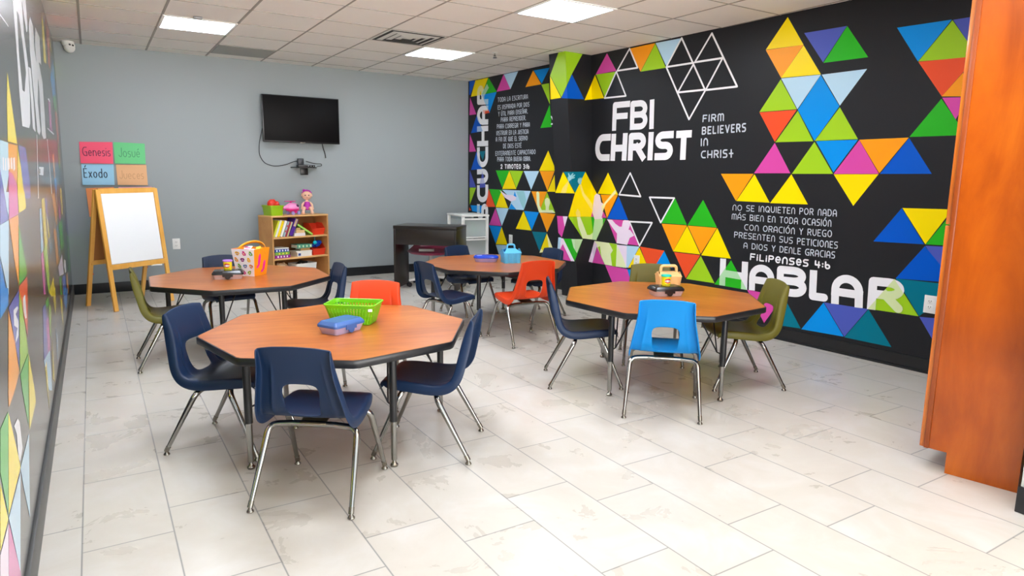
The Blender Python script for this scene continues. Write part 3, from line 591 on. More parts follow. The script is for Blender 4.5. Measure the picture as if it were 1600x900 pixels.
# ------------------------------------------------------------ moulded school chairs
def chair_shell(m):
    hx = .077
    prof = [(.212,.330,.150),(.220,.346,.156),(.212,.364,.163),(.185,.376,.170),(.11,.375,.180),(.03,.366,.187),(-.04,.360,.190),(-.085,.364,.190),(-.113,.379,.188),(-.131,.412,.180),
            (-.139,.447,.173),(-.154,.515,.159),(-.166,.565,.150),(-.179,.605,.1455),(-.193,.640,.1435),(-.202,.658,.1430),(-.205,.664,.1415)]
    n = len(prof); bm = bmesh.new(); grid = []
    cols = [(-1.0,1.),(-1.015,.55),(-1.0,.10),(-.95,0.),(-.86,0.),(-.72,0.),(-.68,0.),(-.64,0.),'h-',(0,0.),'h+',(.64,0.),(.68,0.),(.72,0.),(.86,0.),(.95,0.),(1.0,.10),(1.015,.55),(1.0,1.)]
    for i, (y, z, w_) in enumerate(prof):
        a, c = prof[max(i-1, 0)], prof[min(i+1, n-1)]
        ty, tz = c[0]-a[0], c[1]-a[1]; l = math.hypot(ty, tz); ty /= l; tz /= l     # tangent from front lip to back top
        ny, nz = -tz, ty
        if i < 4: pass
        Nn = Vector((0, -ny, -nz))       # faces the sitter after the flip below
        Nn = Vector((0, tz, -ty)) if False else Vector((0, tz, -ty))
        off = .046 if 4 <= i <= 12 else (.040, .042, .044, .046)[i] if i < 4 else (.038, .030, .020, .012)[i-13]
        if i < 3: off *= .55
        row_ = []
        for cix, cc in enumerate(cols):
            if cc == 'h-' or cc == 'h+':
                hw = hx-.012*max(0, min(1, (.515-z)/.11)) if z < .55 else hx
                x, d = (-hw if cc == 'h-' else hw), 0
            else: x, d = cc[0]*w_, cc[1]
            u = abs(x)/w_
            if cc in ((-.68,0.), (.68,0.)) and 8 <= i <= 12: d = .16      # moulded rib down the back
            # dish of the seat, curve of the back and the crowned top edge
            crown = .014*(1-min(u, 1)**2)*(max(0, z-.57)/.09) if i > 11 else 0
            dish = -.008*(1-min(u, 1)**2) if 4 <= i <= 8 else 0
            backcurve = -.014*(1-min(u, 1)**2) if i >= 9 else 0
            dn = -Nn if Nn.z < 0 or (i >= 9 and Nn.y < 0) else Nn
            row_.append(bm.verts.new((x, y + backcurve - dn.y*off*d, z + dish + crown - dn.z*off*d)))
        grid.append(row_)
    for i in range(n-1):
        for j in range(len(cols)-1):
            if i in (8, 9, 10) and cols[j+1] in ('h+', (0,0.)): continue
            bm.faces.new((grid[i][j], grid[i][j+1], grid[i+1][j+1], grid[i+1][j]))
    me = bpy.data.meshes.new('shell_tmp'); bm.to_mesh(me); bm.free(); me.materials.append(m)
    o = bpy.data.objects.new('shell_tmp', me); COL.objects.link(o)
    so = o.modifiers.new('s', 'SOLIDIFY'); so.thickness = .007; so.offset = 0
    ss = o.modifiers.new('u', 'SUBSURF'); ss.levels = 2; ss.render_levels = 2; ss.boundary_smooth = 'PRESERVE_CORNERS'
    dg = bpy.context.evaluated_depsgraph_get(); me2 = bpy.data.meshes.new_from_object(o.evaluated_get(dg))
    bpy.data.objects.remove(o); bpy.data.meshes.remove(me)
    me2.name = 'seat_shell'; me2.polygons.foreach_set('use_smooth', [True]*len(me2.polygons))
    r = bpy.data.objects.new('seat_shell', me2); COL.objects.link(r)
    return r
def bend(pts, n=6):
    """round the corners of a polyline"""
    P = [Vector(p) for p in pts]; out = [P[0]]
    for a, b, c in zip(P[:-2], P[1:-1], P[2:]):
        r = min((a-b).length, (c-b).length)*.42; p, q = b+(a-b).normalized()*r, b+(c-b).normalized()*r
        for i in range(n+1): u = i/n; out.append(p*(1-u)**2+b*2*u*(1-u)+q*u*u)
    return out+[P[-1]]
def make_chair(label, m, loc, rz, group):
    t = thing('school_chair', label, 'chair', loc, rz, group)
    sh = chair_shell(m); sh.parent = t
    for sx in (-1, 1):
        for fr in (0, 1):
            foot = (sx*.203, .239 if fr else -.2, .030)
            k1 = (sx*.186, .135 if fr else -.067, .290 if fr else .275) ; 
            k1 = (sx*.184, .112, .322) if fr else (sx*.184, -.050, .306)
            end = (sx*.09, .092, .338) if fr else (sx*.09, -.044, .312)
            b = MB(); path = bend([foot, k1, end]); rr = [.0095]+[.0135]*(len(path)-1)
            b.tube(path, rr, M_CHROME, 14)
            lg = b.build('leg', t)
            d = (Vector(k1)-Vector(foot)).normalized()
            b = MB(); b.tube([Vector(foot)-d*.012, Vector(foot)+d*.014], .0112, M_NICKEL, 14)
            b.lathe([(.011,0),(.0145,.002),(.0145,.006),(.009,.013),(.006,.022)], M_NICKEL, (foot[0]-d.x*.010, foot[1]-d.y*.010, 0), 16); b.build('foot_glide', lg)
    b = MB(); b.tube([(-.092,.092,.338),(.092,.092,.338)], .0130, M_CHROME, 12); b.build('cross_bar', t)
    b = MB(); b.tube([(-.092,-.044,.312),(.092,-.044,.312)], .0130, M_CHROME, 12); b.build('cross_bar', t)
    b = MB(); pth = [(0,.105,.3485),(0,-.06,.325)]
    Mb = Matrix.Translation((0, .024, .335)) @ Matrix.Rotation(math.atan2(.026, .136), 4, 'X')
    b.rbox((0, 0, 0), (.11, .17, .004), mat('bronze_bracket', (150, 132, 105), .35, .8), .0015, 1, Mb); b.build('seat_bracket', t)
    return t
NAVY = mat('navy_plastic', (17, 38, 68), .4, spec=.32, bump=.12, bscale=900); OLIVE = mat('olive_plastic', (96, 92, 30), .4, spec=.32, bump=.12, bscale=900)
ORANGE = mat('orange_red_plastic', (216, 66, 26), .42, spec=.3, bump=.12, bscale=900); SKY = mat('bright_blue_plastic', (0, 124, 196), .42, spec=.3, bump=.12, bscale=900)
def facing(x, y, tx, ty, da=0): return math.atan2(ty-y, tx-x)-PI/2+da
chairs = [
 (NAVY, .715, 2.640, -.657, 'navy school chair nearest the camera, its back to us at the front table'),
 (NAVY, .489, 3.397, -2.245, 'navy school chair at the left side of the front table'),
 (NAVY, 1.335, 2.848, .917, 'navy school chair at the right side of the front table, seen side-on'),
 (NAVY, .88, 5.79, 3.25, 'navy school chair behind the butterfly bin table, in front of the grey wall'),
 (NAVY, 1.385, 5.05, 1.583, 'navy school chair right of the butterfly bin table, in front of the bookcase'),
 (NAVY, 2.385, 4.865, -1.43, 'navy school chair at the left of the centre rear table'),
 (NAVY, 3.035, 5.665, 3.3, 'navy school chair behind the centre rear table, by the white drawers'),
 (NAVY, 3.54, 5.22, 1.67, 'navy school chair at the far right of the centre rear table, against the black wall'),
 (NAVY, 2.617, 3.352, -2.111, 'navy school chair at the left of the right-hand table'),
 (OLIVE, .385, 5.09, -1.60, 'olive green school chair left of the butterfly bin table, near the easel'),
 (OLIVE, 3.40, 3.52, 2.478, 'olive green school chair behind the right-hand table and tan caddy'),
 (OLIVE, 3.515, 2.80, 1.085, 'olive green school chair right of the right-hand table, before the painted lettering'),
 (ORANGE, 1.31, 3.68, 2.565, 'orange-red school chair behind the front table, beyond the lime basket'),
 (ORANGE, 2.885, 4.432, -.065, 'orange-red school chair with its back to us at the centre rear table'),
 (SKY, 2.687, 2.669, -.760, 'bright blue school chair in front of the right-hand table, its back to us')]
proto = {}
for m_, x, y, a, lab in chairs:
    if m_.name not in proto: proto[m_.name] = make_chair(lab, m_, (x, y, 0), a, 'school chairs')
    else:
        c_ = dup(proto[m_.name], (x, y, 0), a, lab, 'school chairs')
        if y > 4.6: c_.scale = (.94, .94, .94)      # the chairs at the rear tables are a size smaller
# ------------------------------------------------------------ wooden cabinet at the right edge
M_CAB = wood('stained_birch', (128, 52, 0), (186, 94, 6), 6, .2, .26, 'Z', coat=.2, c3=(164, 74, 1), nmix=.6)
M_CABE = wood('stained_edge', (160, 76, 12), (206, 118, 40), 6, .2, .25, 'Z', coat=.4)
M_CABD = wood('stained_dark', (120, 52, 8), (150, 68, 14), 6, .2, .3, 'Z')
a_, b_ = at_z((1478, 740)), at_z((1597, 773)); dv_ = (b_-a_).xy.normalized()
P0 = at_z((1447, 700), .095) - Vector((dv_.x, dv_.y, 0))*.030; ang = math.atan2(-dv_.y, -dv_.x) - PI/2
t = thing('tall_cabinet', 'tall orange-brown stained wooden cabinet cut off by the right edge of the photo', 'cabinet', (P0.x, P0.y, 0), ang)
# local frame: +y runs from the wall to the cabinet's front edge, +x into the cabinet
D_ = .382; Wc, Hc, KZ, KD = .80, 2.28, .098, .112
b = MB(); b.add([(0,-D_,0),(0,-KD,0),(0,-KD,KZ),(0,-.020,KZ),(0,-.020,Hc),(0,-D_,Hc),(.019,-D_,0),(.019,-KD,0),(.019,-KD,KZ),(.019,-.020,KZ),(.019,-.020,Hc),(.019,-D_,Hc)],
  [(0,1,2,3,4,5),(11,10,9,8,7,6),(0,6,7,1),(1,7,8,2),(2,8,9,3),(3,9,10,4),(4,10,11,5),(5,11,6,0)], M_CAB); b.build('side_panel', t, smooth=False)
b = MB(); b.rbox((-.004, -.030, (KZ+Hc)/2), (.008, .020, Hc-KZ), M_CABD, .002); b.build('edge_moulding', t)
b = MB(); b.box(((Wc+.019)/2, -(D_+.022)/2, KZ+.012), (Wc-.02, D_-.03, .02), M_CAB); b.box(((Wc+.019)/2, -(D_+.022)/2, Hc-.012), (Wc-.02, D_-.03, .02), M_CAB); b.box(((Wc+.019)/2, -D_+.006, Hc/2), (Wc-.02, .010, Hc-.04), M_CAB); b.box((Wc-.01, -D_/2-.01, Hc/2), (.019, D_-.03, Hc-.02), M_CAB); b.build('carcass', t, smooth=False)
b = MB(); b.box((Wc/2+.01, -KD-.008, KZ/2), (Wc-.03, .014, KZ-.002), M_CABD); b.build('toe_kick', t, smooth=False)
for k in (0, 1):
    b = MB(); b.rbox((Wc*(.25+.5*k)+.002*(1-2*k), -.010, (KZ+1.12)/2), (Wc/2-.006, .019, 1.12-KZ), M_CABE, .002); d = b.build('door', t)
    b = MB(); b.tube(bend([(Wc/2-.04+.08*k, .0, .9),(Wc/2-.04+.08*k, .03, .9),(Wc/2-.04+.08*k, .03, 1.0),(Wc/2-.04+.08*k, .0, 1.0)]), .005, M_NICKEL, 8); b.build('handle', d)
    b = MB(); b.rbox((Wc*(.25+.5*k)+.002*(1-2*k), -.010, (1.126+Hc)/2), (Wc/2-.006, .019, Hc-1.126), M_CABE, .002); d = b.build('door', t)
    b = MB(); b.tube(bend([(Wc/2-.04+.08*k, .0, 1.25),(Wc/2-.04+.08*k, .03, 1.25),(Wc/2-.04+.08*k, .03, 1.35),(Wc/2-.04+.08*k, .0, 1.35)]), .005, M_NICKEL, 8); b.build('handle', d)

# ------------------------------------------------------------ wall plates
def plate(label, P, N, kind='wall_outlet', w_=.078, h_=.122):
    a = math.atan2(N[1], N[0])+PI/2
    t = thing(kind, label, 'wall plate', P, a)
    MB().rbox((0, -.003, 0), (w_, .006, h_), M_WHITE, .002).build('cover_plate', t)
    if kind == 'wall_outlet':
        for dz in (-.02, .02):
            s_ = MB().rbox((0, -.0065, dz), (.034, .003, .028), M_WHITE, .001).build('socket', t)
            b = MB()
            for sx in (-.007, .007): b.box((sx, -.0082, dz+.003), (.003, .001, .010), M_DARK)
            b.box((0, -.0082, dz-.008), (.004, .001, .004), M_DARK); b.build('slots', s_, smooth=False)
    else: MB().rbox((0, -.008, 0), (.012, .006, .026), M_WHITE, .002).build('toggle', t)
    return t
plate('white wall outlet on the grey wall between easel and table', (.766, BACK, .506), (0, -1))
for px0, px1, lab in (((796,367),(801,381),'white outlet plate on the black wall above the sky blue caddy'), ((991,400),(999.5,416),'white outlet plate on a yellow painted triangle of the black wall'), ((1448.5,462),(1459,489),'white outlet plate on the black wall at the edge of the wooden cabinet')):
    Pm = on_plane(((px0[0]+px1[0])/2, (px0[1]+px1[1])/2), FR.O, FR.N)
    plate(lab, Pm + NR*.002, NR)

# ------------------------------------------------------------ television, its shelf and cables
t = thing('wall_television', 'black flat screen television mounted high on the grey back wall', 'television', (2.245, BACK, 1.962))
M_SCREEN = mat('tv_screen', (9, 7, 8), .5, spec=.12); M_BEZ = mat('tv_bezel', (20, 20, 22), .3)
def atd(p, y): return at_y(p, y)
yT = BACK-.13; q = [atd(p, yT) for p in ((409,147),(530.5,154.5),(529.5,225),(411,222))]
wT = ((q[1]-q[0]).length+(q[2]-q[3]).length)/2; hT = ((q[0]-q[3]).length+(q[1]-q[2]).length)/2; cT = (q[0]+q[1]+q[2]+q[3])/4
t.location = (cT.x, BACK, cT.z)
MB().rbox((0, -.115, 0), (wT, .035, hT), M_BEZ, .006).build('case', t)
MB().rbox((0, -.1335, .004), (wT-.022, .004, hT-.03), M_SCREEN, .001).build('screen', t)
MB().rbox((0, -.134, -hT/2+.004), (.06, .006, .008), M_NICKEL, .002).build('logo_strip', t)
b = MB(); b.rbox((0, -.008, 0), (.22, .014, .22), M_DARK, .003); b.rbox((0, -.05, 0), (.06, .085, .06), M_DARK, .004); b.rbox((0, -.092, 0), (.30, .012, .24), M_DARK, .003); b.build('wall_mount', t)
shx = atd((478, 261), BACK-.1)
t = thing('wall_shelf', 'small black floating media shelf on the grey wall below the television', 'shelf', (shx.x, BACK, shx.z))
b = MB(); b.prism([(-.16,0),(.16,0),(.10,-.19),(-.10,-.19)], -.012, 0, M_DARK, M=Matrix.Identity(4)); b.build('shelf_board', t, smooth=False)
b = MB(); b.rbox((0, -.012, -.05), (.09, .022, .09), M_DARK, .003); b.build('bracket', t)
t = thing('media_box', 'small black streaming box standing on the shelf below the television', 'media player', (shx.x-.03, BACK-.09, shx.z))
MB().rbox((.03, 0, .013), (.20, .11, .025), M_DARK, .004).build('body', t)
b = MB(); b.rbox((-.03, .0, .065), (.07, .05, .075), mat('device_grey', (44,46,52), .4), .008); b.build('camera_unit', t)
b = MB()
for i in range(3): b.ball((.05+.03*i, -.056, .012), .005, M_WHITE, 8)
b.build('indicator_lights', t)
M_CABLE = mat('cable', (24, 26, 30), .5)
def wallcable(label, pts, r=.004, d=.012, cat='cable'):
    P = [atd(p, BACK-d) for p in pts]; b = MB(); b.tube(bend(P, 4), r, M_CABLE, 8)
    return tag(b.build('cable'), label, cat)
wallcable('black cable looping from the television down to the media shelf', [(410,200),(405,222),(405,242),(413,255),(428,260),(445,258),(460,252),(470,251)])
wallcable('short black cable dangling under the right of the television', [(503,222),(505,232),(508,240),(509,247)], .006)
wallcable('thin black cable loop at the right of the media shelf', [(478,252),(492,256),(502,256),(503,259),(495,260)], .0035)

# ------------------------------------------------------------ paper signs on the back wall
def paper(label, quad, col, text, tcol, tx, ty, th, tw, ratio=.07):
    P = [at_y(p, BACK-.004) for p in quad]; c = (P[0]+P[1]+P[2]+P[3])/4
    t = thing('paper_sign', label, 'paper sign', (c.x, BACK-.004, c.z), 0, 'paper signs above the easel')
    mP = mat('paper_%d_%d_%d' % col, col, .8)
    b = MB(); n = 8; vs = []; fs = []
    for j in range(n+1):
        v = j/n
        for i in range(n+1):
            u = i/n; p = (P[0]*(1-u)+P[1]*u)*(1-v)+(P[3]*(1-u)+P[2]*u)*v
            vs.append((p.x-c.x, -.002-.022*v*v*(.5+.5*math.cos(2.5*(u-.3))) , p.z-c.z))
    for j in range(n):
        for i in range(n): o = j*(n+1)+i; fs.append((o, o+n+1, o+n+2, o+1))
    b.add(vs, fs, mP); o = b.build('sheet', t, smooth=False)
    so = o.modifiers.new('thickness', 'SOLIDIFY'); so.thickness = .0006; so.offset = 1
    mb = MB(); W_ = (P[1]-P[0]).length; H_ = (P[0]-P[3]).length
    F_ = Face(mb, Vector((0, -.002, 0)), Vector((1,0,0)), Vector((0,0,1)), Vector((0,-1,0)))
    F_.put_col = tcol
    def conv(p): return (p[0]*W_-W_/2, p[1]*H_-H_/2)
    word(F_, text, (tx, ty), (tx+tw, ty), (tx, ty+th), (tx+tw, ty+th), ratio, tcol, conv=conv, gap=.2)
    for i, v in enumerate(mb.v):        # the writing follows the curl of the sheet
        vv = .5-v[2]/H_; uu = v[0]/W_+.5; mb.v[i] = (v[0], v[1]-.022*vv*vv*(.5+.5*math.cos(2.5*(uu-.3)))-.0012, v[2])
    mb.build('handwriting', t, smooth=False)
paper('pink paper sign reading Genesis, top left above the easel', ((123.5,221.5),(175.5,222),(177,256),(126,255)), (246,92,122), 'Gεnεsis', (70,30,60), .08, .34, .42, .84)
paper('green paper sign reading Josué, top right above the easel', ((177,222),(226,224.5),(227.5,256.5),(179.5,255.5)), (112,208,140), 'Josué', (70,130,100), .14, .32, .44, .68, .05)
paper('light blue paper sign reading Éxodo, bottom left above the easel', ((127,256.3),(177.5,256.8),(179,289),(129,289)), (158,208,236), 'Éxodo', (38,58,84), .05, .34, .46, .74, .09)
paper('tan paper sign reading Jueces, bottom right above the easel', ((181,257),(228.5,257.5),(231,289.5),(184,289)), (232,182,136), 'Juεcεs', (196,148,108), .08, .30, .42, .80, .05)
for lab, qd, col in (('orange paper sheet on the wall half hidden behind the left of the easel', ((134,294),(178,292.5),(181,336),(140,339)), (250,160,100)), ('pink paper sheet on the wall behind the top of the easel', ((185,292.3),(237,291.8),(240,330),(188,331)), (240,170,190))):
    P = [at_y(p, BACK-.004) for p in qd]; c = sum(P, Vector())/4
    b = MB(); b.add([(p.x, p.y, p.z) for p in P]+[(p.x, p.y-.004, p.z) for p in P], [(0,1,2,3),(7,6,5,4),(0,4,5,1),(1,5,6,2),(2,6,7,3),(3,7,4,0)], mat('paper_%d_%d_%d' % col, col, .8)); tag(b.build('paper_sign', smooth=False), lab, 'paper sign', 'paper signs above the easel')

# ------------------------------------------------------------ easel
M_PINE = wood('honey_pine', (214, 152, 62), (240, 186, 98), 9, .2, .4, 'Z', c3=(228, 170, 80))
EFL, EFR, ERL, ERR = Vector((.105,7.246,0)), Vector((.612,7.613,0)), Vector((-.122,7.693,0)), Vector((.361,7.998,0))
ET_L, ET_R = Vector((.029,7.455,1.142)), Vector((.533,7.802,1.148))
ec = (EFL+EFR+ERL+ERR)/4
t = thing('easel', 'wooden A-frame easel with a white dry-erase board by the grey wall', 'easel', (ec.x, ec.y, 0))
ed = (EFR-EFL).normalized(); en = Vector((ed.y, -ed.x, 0))
def bar(b, p, q, w_, d_, m, xa=None):
    """rectangular bar from p to q, w_ along xa"""
    p, q = Vector(p)-ec, Vector(q)-ec; z = (q-p).normalized(); x = (xa-z*xa.dot(z)).normalized(); y = z.cross(x)
    Mx = Matrix((x, y, z)).transposed().to_4x4(); Mx.translation = (p+q)/2
    b.rbox((0,0,0), (w_, d_, (q-p).length), m, .003, 1, Mx)
for p, q, off in ((EFL, ET_L, 1), (EFR, ET_R, 1), (ERL, ET_L, -1), (ERR, ET_R, -1)):
    b = MB(); bar(b, p+ (q-p)*.0, q+en*.012*off, .044, .022, M_PINE, ed); b.build('leg', t)
def fpt(u, v, off=0.):      # point on the front frame: u across, v up
    a = EFL*(1-v)+(ET_L+en*.012)*v; c = EFR*(1-v)+(ET_R+en*.012)*v; return a*(1-u)+c*u+en*off
b = MB(); bar(b, fpt(0, .985), fpt(1, .985), .020, .050, M_PINE, en); b.build('top_rail', t)
b = MB(); bar(b, fpt(0, .36), fpt(1, .36), .020, .050, M_PINE, en); b.build('bottom_rail', t)
b = MB()
for p0_, p1_ in (((ERL, ET_L)), ((ERR, ET_R))): pass
rl = ERL*.62+ET_L*.38; rr_ = ERR*.62+ET_R*.38
bar(b, rl, rr_, .02, .045, M_PINE, en); b.build('rear_rail', t)
b = MB(); A_, B_, C_, D__ = fpt(.045, .385)-ec, fpt(.955, .385)-ec, fpt(.955, .965)-ec, fpt(.045, .965)-ec
nrm = (B_-A_).cross(D__-A_).normalized(); b.add([A_+nrm*.004, B_+nrm*.004, C_+nrm*.004, D__+nrm*.004, A_-nrm*.004, B_-nrm*.004, C_-nrm*.004, D__-nrm*.004], [(0,1,2,3),(7,6,5,4),(0,4,5,1),(1,5,6,2),(2,6,7,3),(3,7,4,0)], mat('whiteboard', (240,242,244), .18)); b.build('whiteboard', t, smooth=False)
b = MB(); rA = lambda u, v: (ERL*(1-v)+ET_L*v)*(1-u)+(ERR*(1-v)+ET_R*v)*u-ec-en*.004
q_ = [rA(.04,.40), rA(.96,.40), rA(.96,.96), rA(.04,.96)]; b.add(q_+[p-en*.006 for p in q_], [(0,1,2,3),(7,6,5,4),(0,4,5,1),(1,5,6,2),(2,6,7,3),(3,7,4,0)], mat('hardboard', (168,108,52), .6)); b.build('rear_board', t, smooth=False)
M_RED = mat('red_knob', (190, 40, 50), .4)
for p, q in ((EFL, ET_L), (EFR, ET_R), (ERL, ET_L), (ERR, ET_R)):
    c = (p*.72+q*.28)-ec+ed*.026; b = MB(); b.ball(c, .008, M_RED, 8); b.build('peg', t)
c = fpt(.80, .335)-ec+en*.012; MB().rbox((c.x, c.y, c.z), (.10, .03, .012), M_WHITE, .003).build('eraser_ledge', t)

# ------------------------------------------------------------ dark desk and white drawers
P0, P1 = at_z((616, 451)), at_z((636.5, 442)); d2 = (P1-P0).xy.normalized(); dep = (P1-P0).xy.length
d1 = Vector((d2.y, -d2.x))
Ld = .3
for i in range(400):
    Q = Vector((P0.x+d1.x*Ld, P0.y+d1.y*Ld, .70)); v = Q-CAM; px = 800+FPX*v.dot(RX)/v.dot(FW)
    if px >= 712: break
    Ld += .005
HD = .737
M_WENGE = wood('dark_wenge', (30, 25, 22), (52, 44, 38), 9, .12, .28, 'X', c3=(40, 34, 30))
# local x = d1 (along the front panel), y = d2 (into the desk)
t = thing('console_desk', 'dark brown desk with a deep front panel standing by the grey wall', 'desk', (P0.x, P0.y, 0), math.atan2(d1.y, d1.x))
MB().rbox((.012, dep/2, HD/2-.02), (.024, dep, HD-.04), M_WENGE, .002).build('side_panel', t)
MB().rbox((Ld-.012, dep/2, HD/2-.02), (.024, dep, HD-.04), M_WENGE, .002).build('side_panel', t)
MB().rbox((Ld/2, dep/2, HD-.019), (Ld+.004, dep+.004, .038), M_WENGE, .002).build('desktop', t)
MB().rbox((Ld/2, .014, HD-.128), (Ld-.05, .018, .180), M_WENGE, .002).build('front_panel', t)
MB().rbox((Ld/2, dep-.014, HD-.10), (Ld-.05, .018, .12), M_WENGE, .002).build('rear_rail', t)

cw0 = Vector((3.93, 7.50)); CWW, CWD, CWH = .37, .50, .825
t = thing('drawer_cart', 'white plastic three-drawer cart with clear drawers in the back corner', 'drawer cart', (cw0.x, cw0.y, 0), math.radians(-4))
M_CLR = mat('clear_plastic', (228, 238, 238), .25, alpha=.30)
for x in (.018, CWW-.018):
    for y in (.018, CWD-.018): MB().rbox((x, y, CWH/2), (.036, .036, CWH-.02), M_WHITE, .004).build('frame_post', t)
MB().rbox((CWW/2, CWD/2, CWH-.012), (CWW+.012, CWD+.01, .024), M_WHITE, .006).build('top', t)
MB().rbox((CWW/2, CWD-.006, CWH/2), (CWW-.06, .006, CWH-.06), M_CLR, .002).build('back_panel', t)
zs = [.075, .30, .545]; hs = [.215, .235, .25]
for i in range(3):
    b = MB(); b.rbox((CWW/2, CWD/2, zs[i]-.008), (CWW-.004, CWD-.004, .016), M_WHITE, .003); b.build('shelf_rail', t)
    dr = MB(); z0, h_ = zs[i]+.004, hs[i]-.03
    dr.box((CWW/2, .010, z0+h_/2), (CWW-.080, .003, h_), M_CLR); dr.box((.040, CWD/2, z0+h_/2), (.003, CWD-.05, h_), M_CLR); dr.box((CWW-.040, CWD/2, z0+h_/2), (.003, CWD-.05, h_), M_CLR); dr.box((CWW/2, CWD-.04, z0+h_/2), (CWW-.080, .003, h_), M_CLR); dr.box((CWW/2, CWD/2-.01, z0+.002), (CWW-.080, CWD-.06, .003), M_CLR)
    do = dr.build('drawer', t, smooth=False)
    b = MB(); b.loft([[(CWW*u, -.012-.012*math.sin(PI*u)+dy, z0+h_+.004+dz) for dy, dz in ((0,-.012),(.02,-.012),(.02,.008),(0,.008))] for u in [.03+.94*i_/10 for i_ in range(11)]], M_WHITE); b.build('drawer_pull', do)
for lab, dz, dx, c_ in (('white bottle-shaped object in the top clear drawer', .5535, .11, (244,244,240)), ('pale green bundle in the top clear drawer', .5535, .255, (176,212,186))):
    b = MB(); b.ball((0, 0, .06), (.055, .06, .06), paint(c_, .6), 14); b.tube([(.01,0,.08),(-.02,-.02,.13),(-.04,-.03,.17)], [.03,.022,.012], paint(c_, .6), 10)
    o = b.build('craft_item'); o.location = (cw0.x+dx, cw0.y+.16, dz); tag(o, lab, 'craft supply')
b = MB()
for i in range(9): b.box((.0, .0, .004+i*.011), (.20-.004*i, .25-.006*i, .009), paint((236,226,228), .7), Matrix.Rotation(.05*math.sin(i*2.1), 4, 'Z'))
o = b.build('paper_stack', smooth=False); o.location = (cw0.x+.195, cw0.y+.20, .3085); tag(o, 'stack of white paper inside the middle clear drawer', 'paper stack')

# ------------------------------------------------------------ magenta swivel chair behind the desk
M_MAG = mat('magenta_plastic', (168, 14, 78), .35)
sc_c = at_y((668, 391), 7.25)
_c3 = P0 + Vector((d1.x, d1.y, 0))*.335 + Vector((d2.x, d2.y, 0))*.36; ctr = Vector((_c3.x, _c3.y, 0))
t = thing('swivel_chair', 'magenta bucket swivel chair with white wheeled base behind the dark desk', 'chair', ctr, math.atan2(d2.y, d2.x)-PI/2)
b = MB(); n = 20; rings = []
for r_, z_ in ((.02,.0),(.16,.005),(.235,.03),(.268,.075),(.275,.082),(.262,.085),(.225,.045),(.15,.02),(.02,.014)):
    rings.append([(r_*math.cos(2*PI*k/n)*1.05, r_*math.sin(2*PI*k/n)*.98, 0.375+z_*(.5+.5*max(0, math.sin(2*PI*k/n)))+(.16*max(0, math.sin(2*PI*k/n))**2*(r_/.27)**3)) for k in range(n)])
b.loft(rings, M_MAG); b.build('seat_shell', t)
b = MB(); b.lathe([(.035,.10),(.035,.26),(.022,.262),(.022,.372)], M_WHITE, seg=18); b.build('gas_column', t)
for k in range(5):
    a = math.radians(8)+2*PI*k/5; b = MB(); b.tube([(.03*math.cos(a), .03*math.sin(a), .115), (.29*math.cos(a), .29*math.sin(a), .075)], [.022,.015], M_WHITE, 10); lg = b.build('base_arm', t)
    b = MB(); cxy = (.285*math.cos(a), .285*math.sin(a)); Mx = Matrix.Translation((cxy[0], cxy[1], .0285)) @ Matrix.Rotation(a, 4, 'Z') @ Matrix.Rotation(PI/2, 4, 'X')
    for dz in (-.018, .006): b.lathe([(.02,dz),(.028,dz+.002),(.028,dz+.010),(.02,dz+.012)], M_DARK, (0,0,0), 16, Mx)
    b.tube([(cxy[0], cxy[1], .03),(cxy[0], cxy[1], .075)], .006, M_DARK, 8); b.build('caster', lg)
b = MB(); b.tube([(-.09,0,0),(.09,0,0)], .017, paint((236,232,226), .7), 14); b.lathe([(.012,-.0005),(.012,.001)], M_DARK, (0,0,0), 10, Matrix.Translation((-.0905,0,0)) @ Matrix.Rotation(PI/2, 4, 'Y'))
o = b.build('paper_roll'); o.location = (ctr.x-d2.x*.17, ctr.y-d2.y*.17, .4425); o.rotation_euler = (0, 0, math.radians(-24)); tag(o, 'rolled white paper lying on the magenta swivel chair', 'paper roll')
# ------------------------------------------------------------ bookcase and what stands in it
SA = math.radians(18); S0 = Vector((1.704, 7.917, 0)); SW, SD, SH, ST = .755, .29, .832, .018
M_OAK = wood('light_oak_laminate', (192, 136, 78), (214, 162, 102), 8, .15, .45, 'X', c3=(204, 150, 90))
M_OAKE = mat('oak_edge', (224, 174, 112), .45); M_OAKB = mat('oak_back', (150, 100, 52), .6)
t = thing('bookcase', 'low light oak bookcase with three shelves against the grey wall', 'bookcase', S0, SA)
for x in (ST/2, SW-ST/2):
    MB().box((x, SD/2+.001, SH/2-.009), (ST, SD-.002, SH-.018), M_OAK).build('side_panel', t, smooth=False)
MB().rbox((SW/2, SD/2, SH-.009), (SW+.004, SD+.004, .018), M_OAKE, .002).build('top_panel', t)
ZS = (.065, .337, .583)
for z in ZS: MB().rbox((SW/2, SD/2-.004, z-.009), (SW-2*ST-.001, SD-.012, .018), M_OAKE, .001).build('shelf', t)
MB().box((SW/2, SD-.004, SH/2), (SW-2*ST-.002, .006, SH-.04), M_OAKB).build('back_panel', t, smooth=False)
MB().box((SW/2, .03, .028), (SW-2*ST-.002, .014, .054), M_OAK).build('kick_board', t, smooth=False)
def sl(x, y, z): 
    c, s = math.cos(SA), math.sin(SA); return Vector((S0.x+c*x-s*y, S0.y+s*x+c*y, z))
M_PAGE = mat('paper_pages', (232, 224, 206), .8)
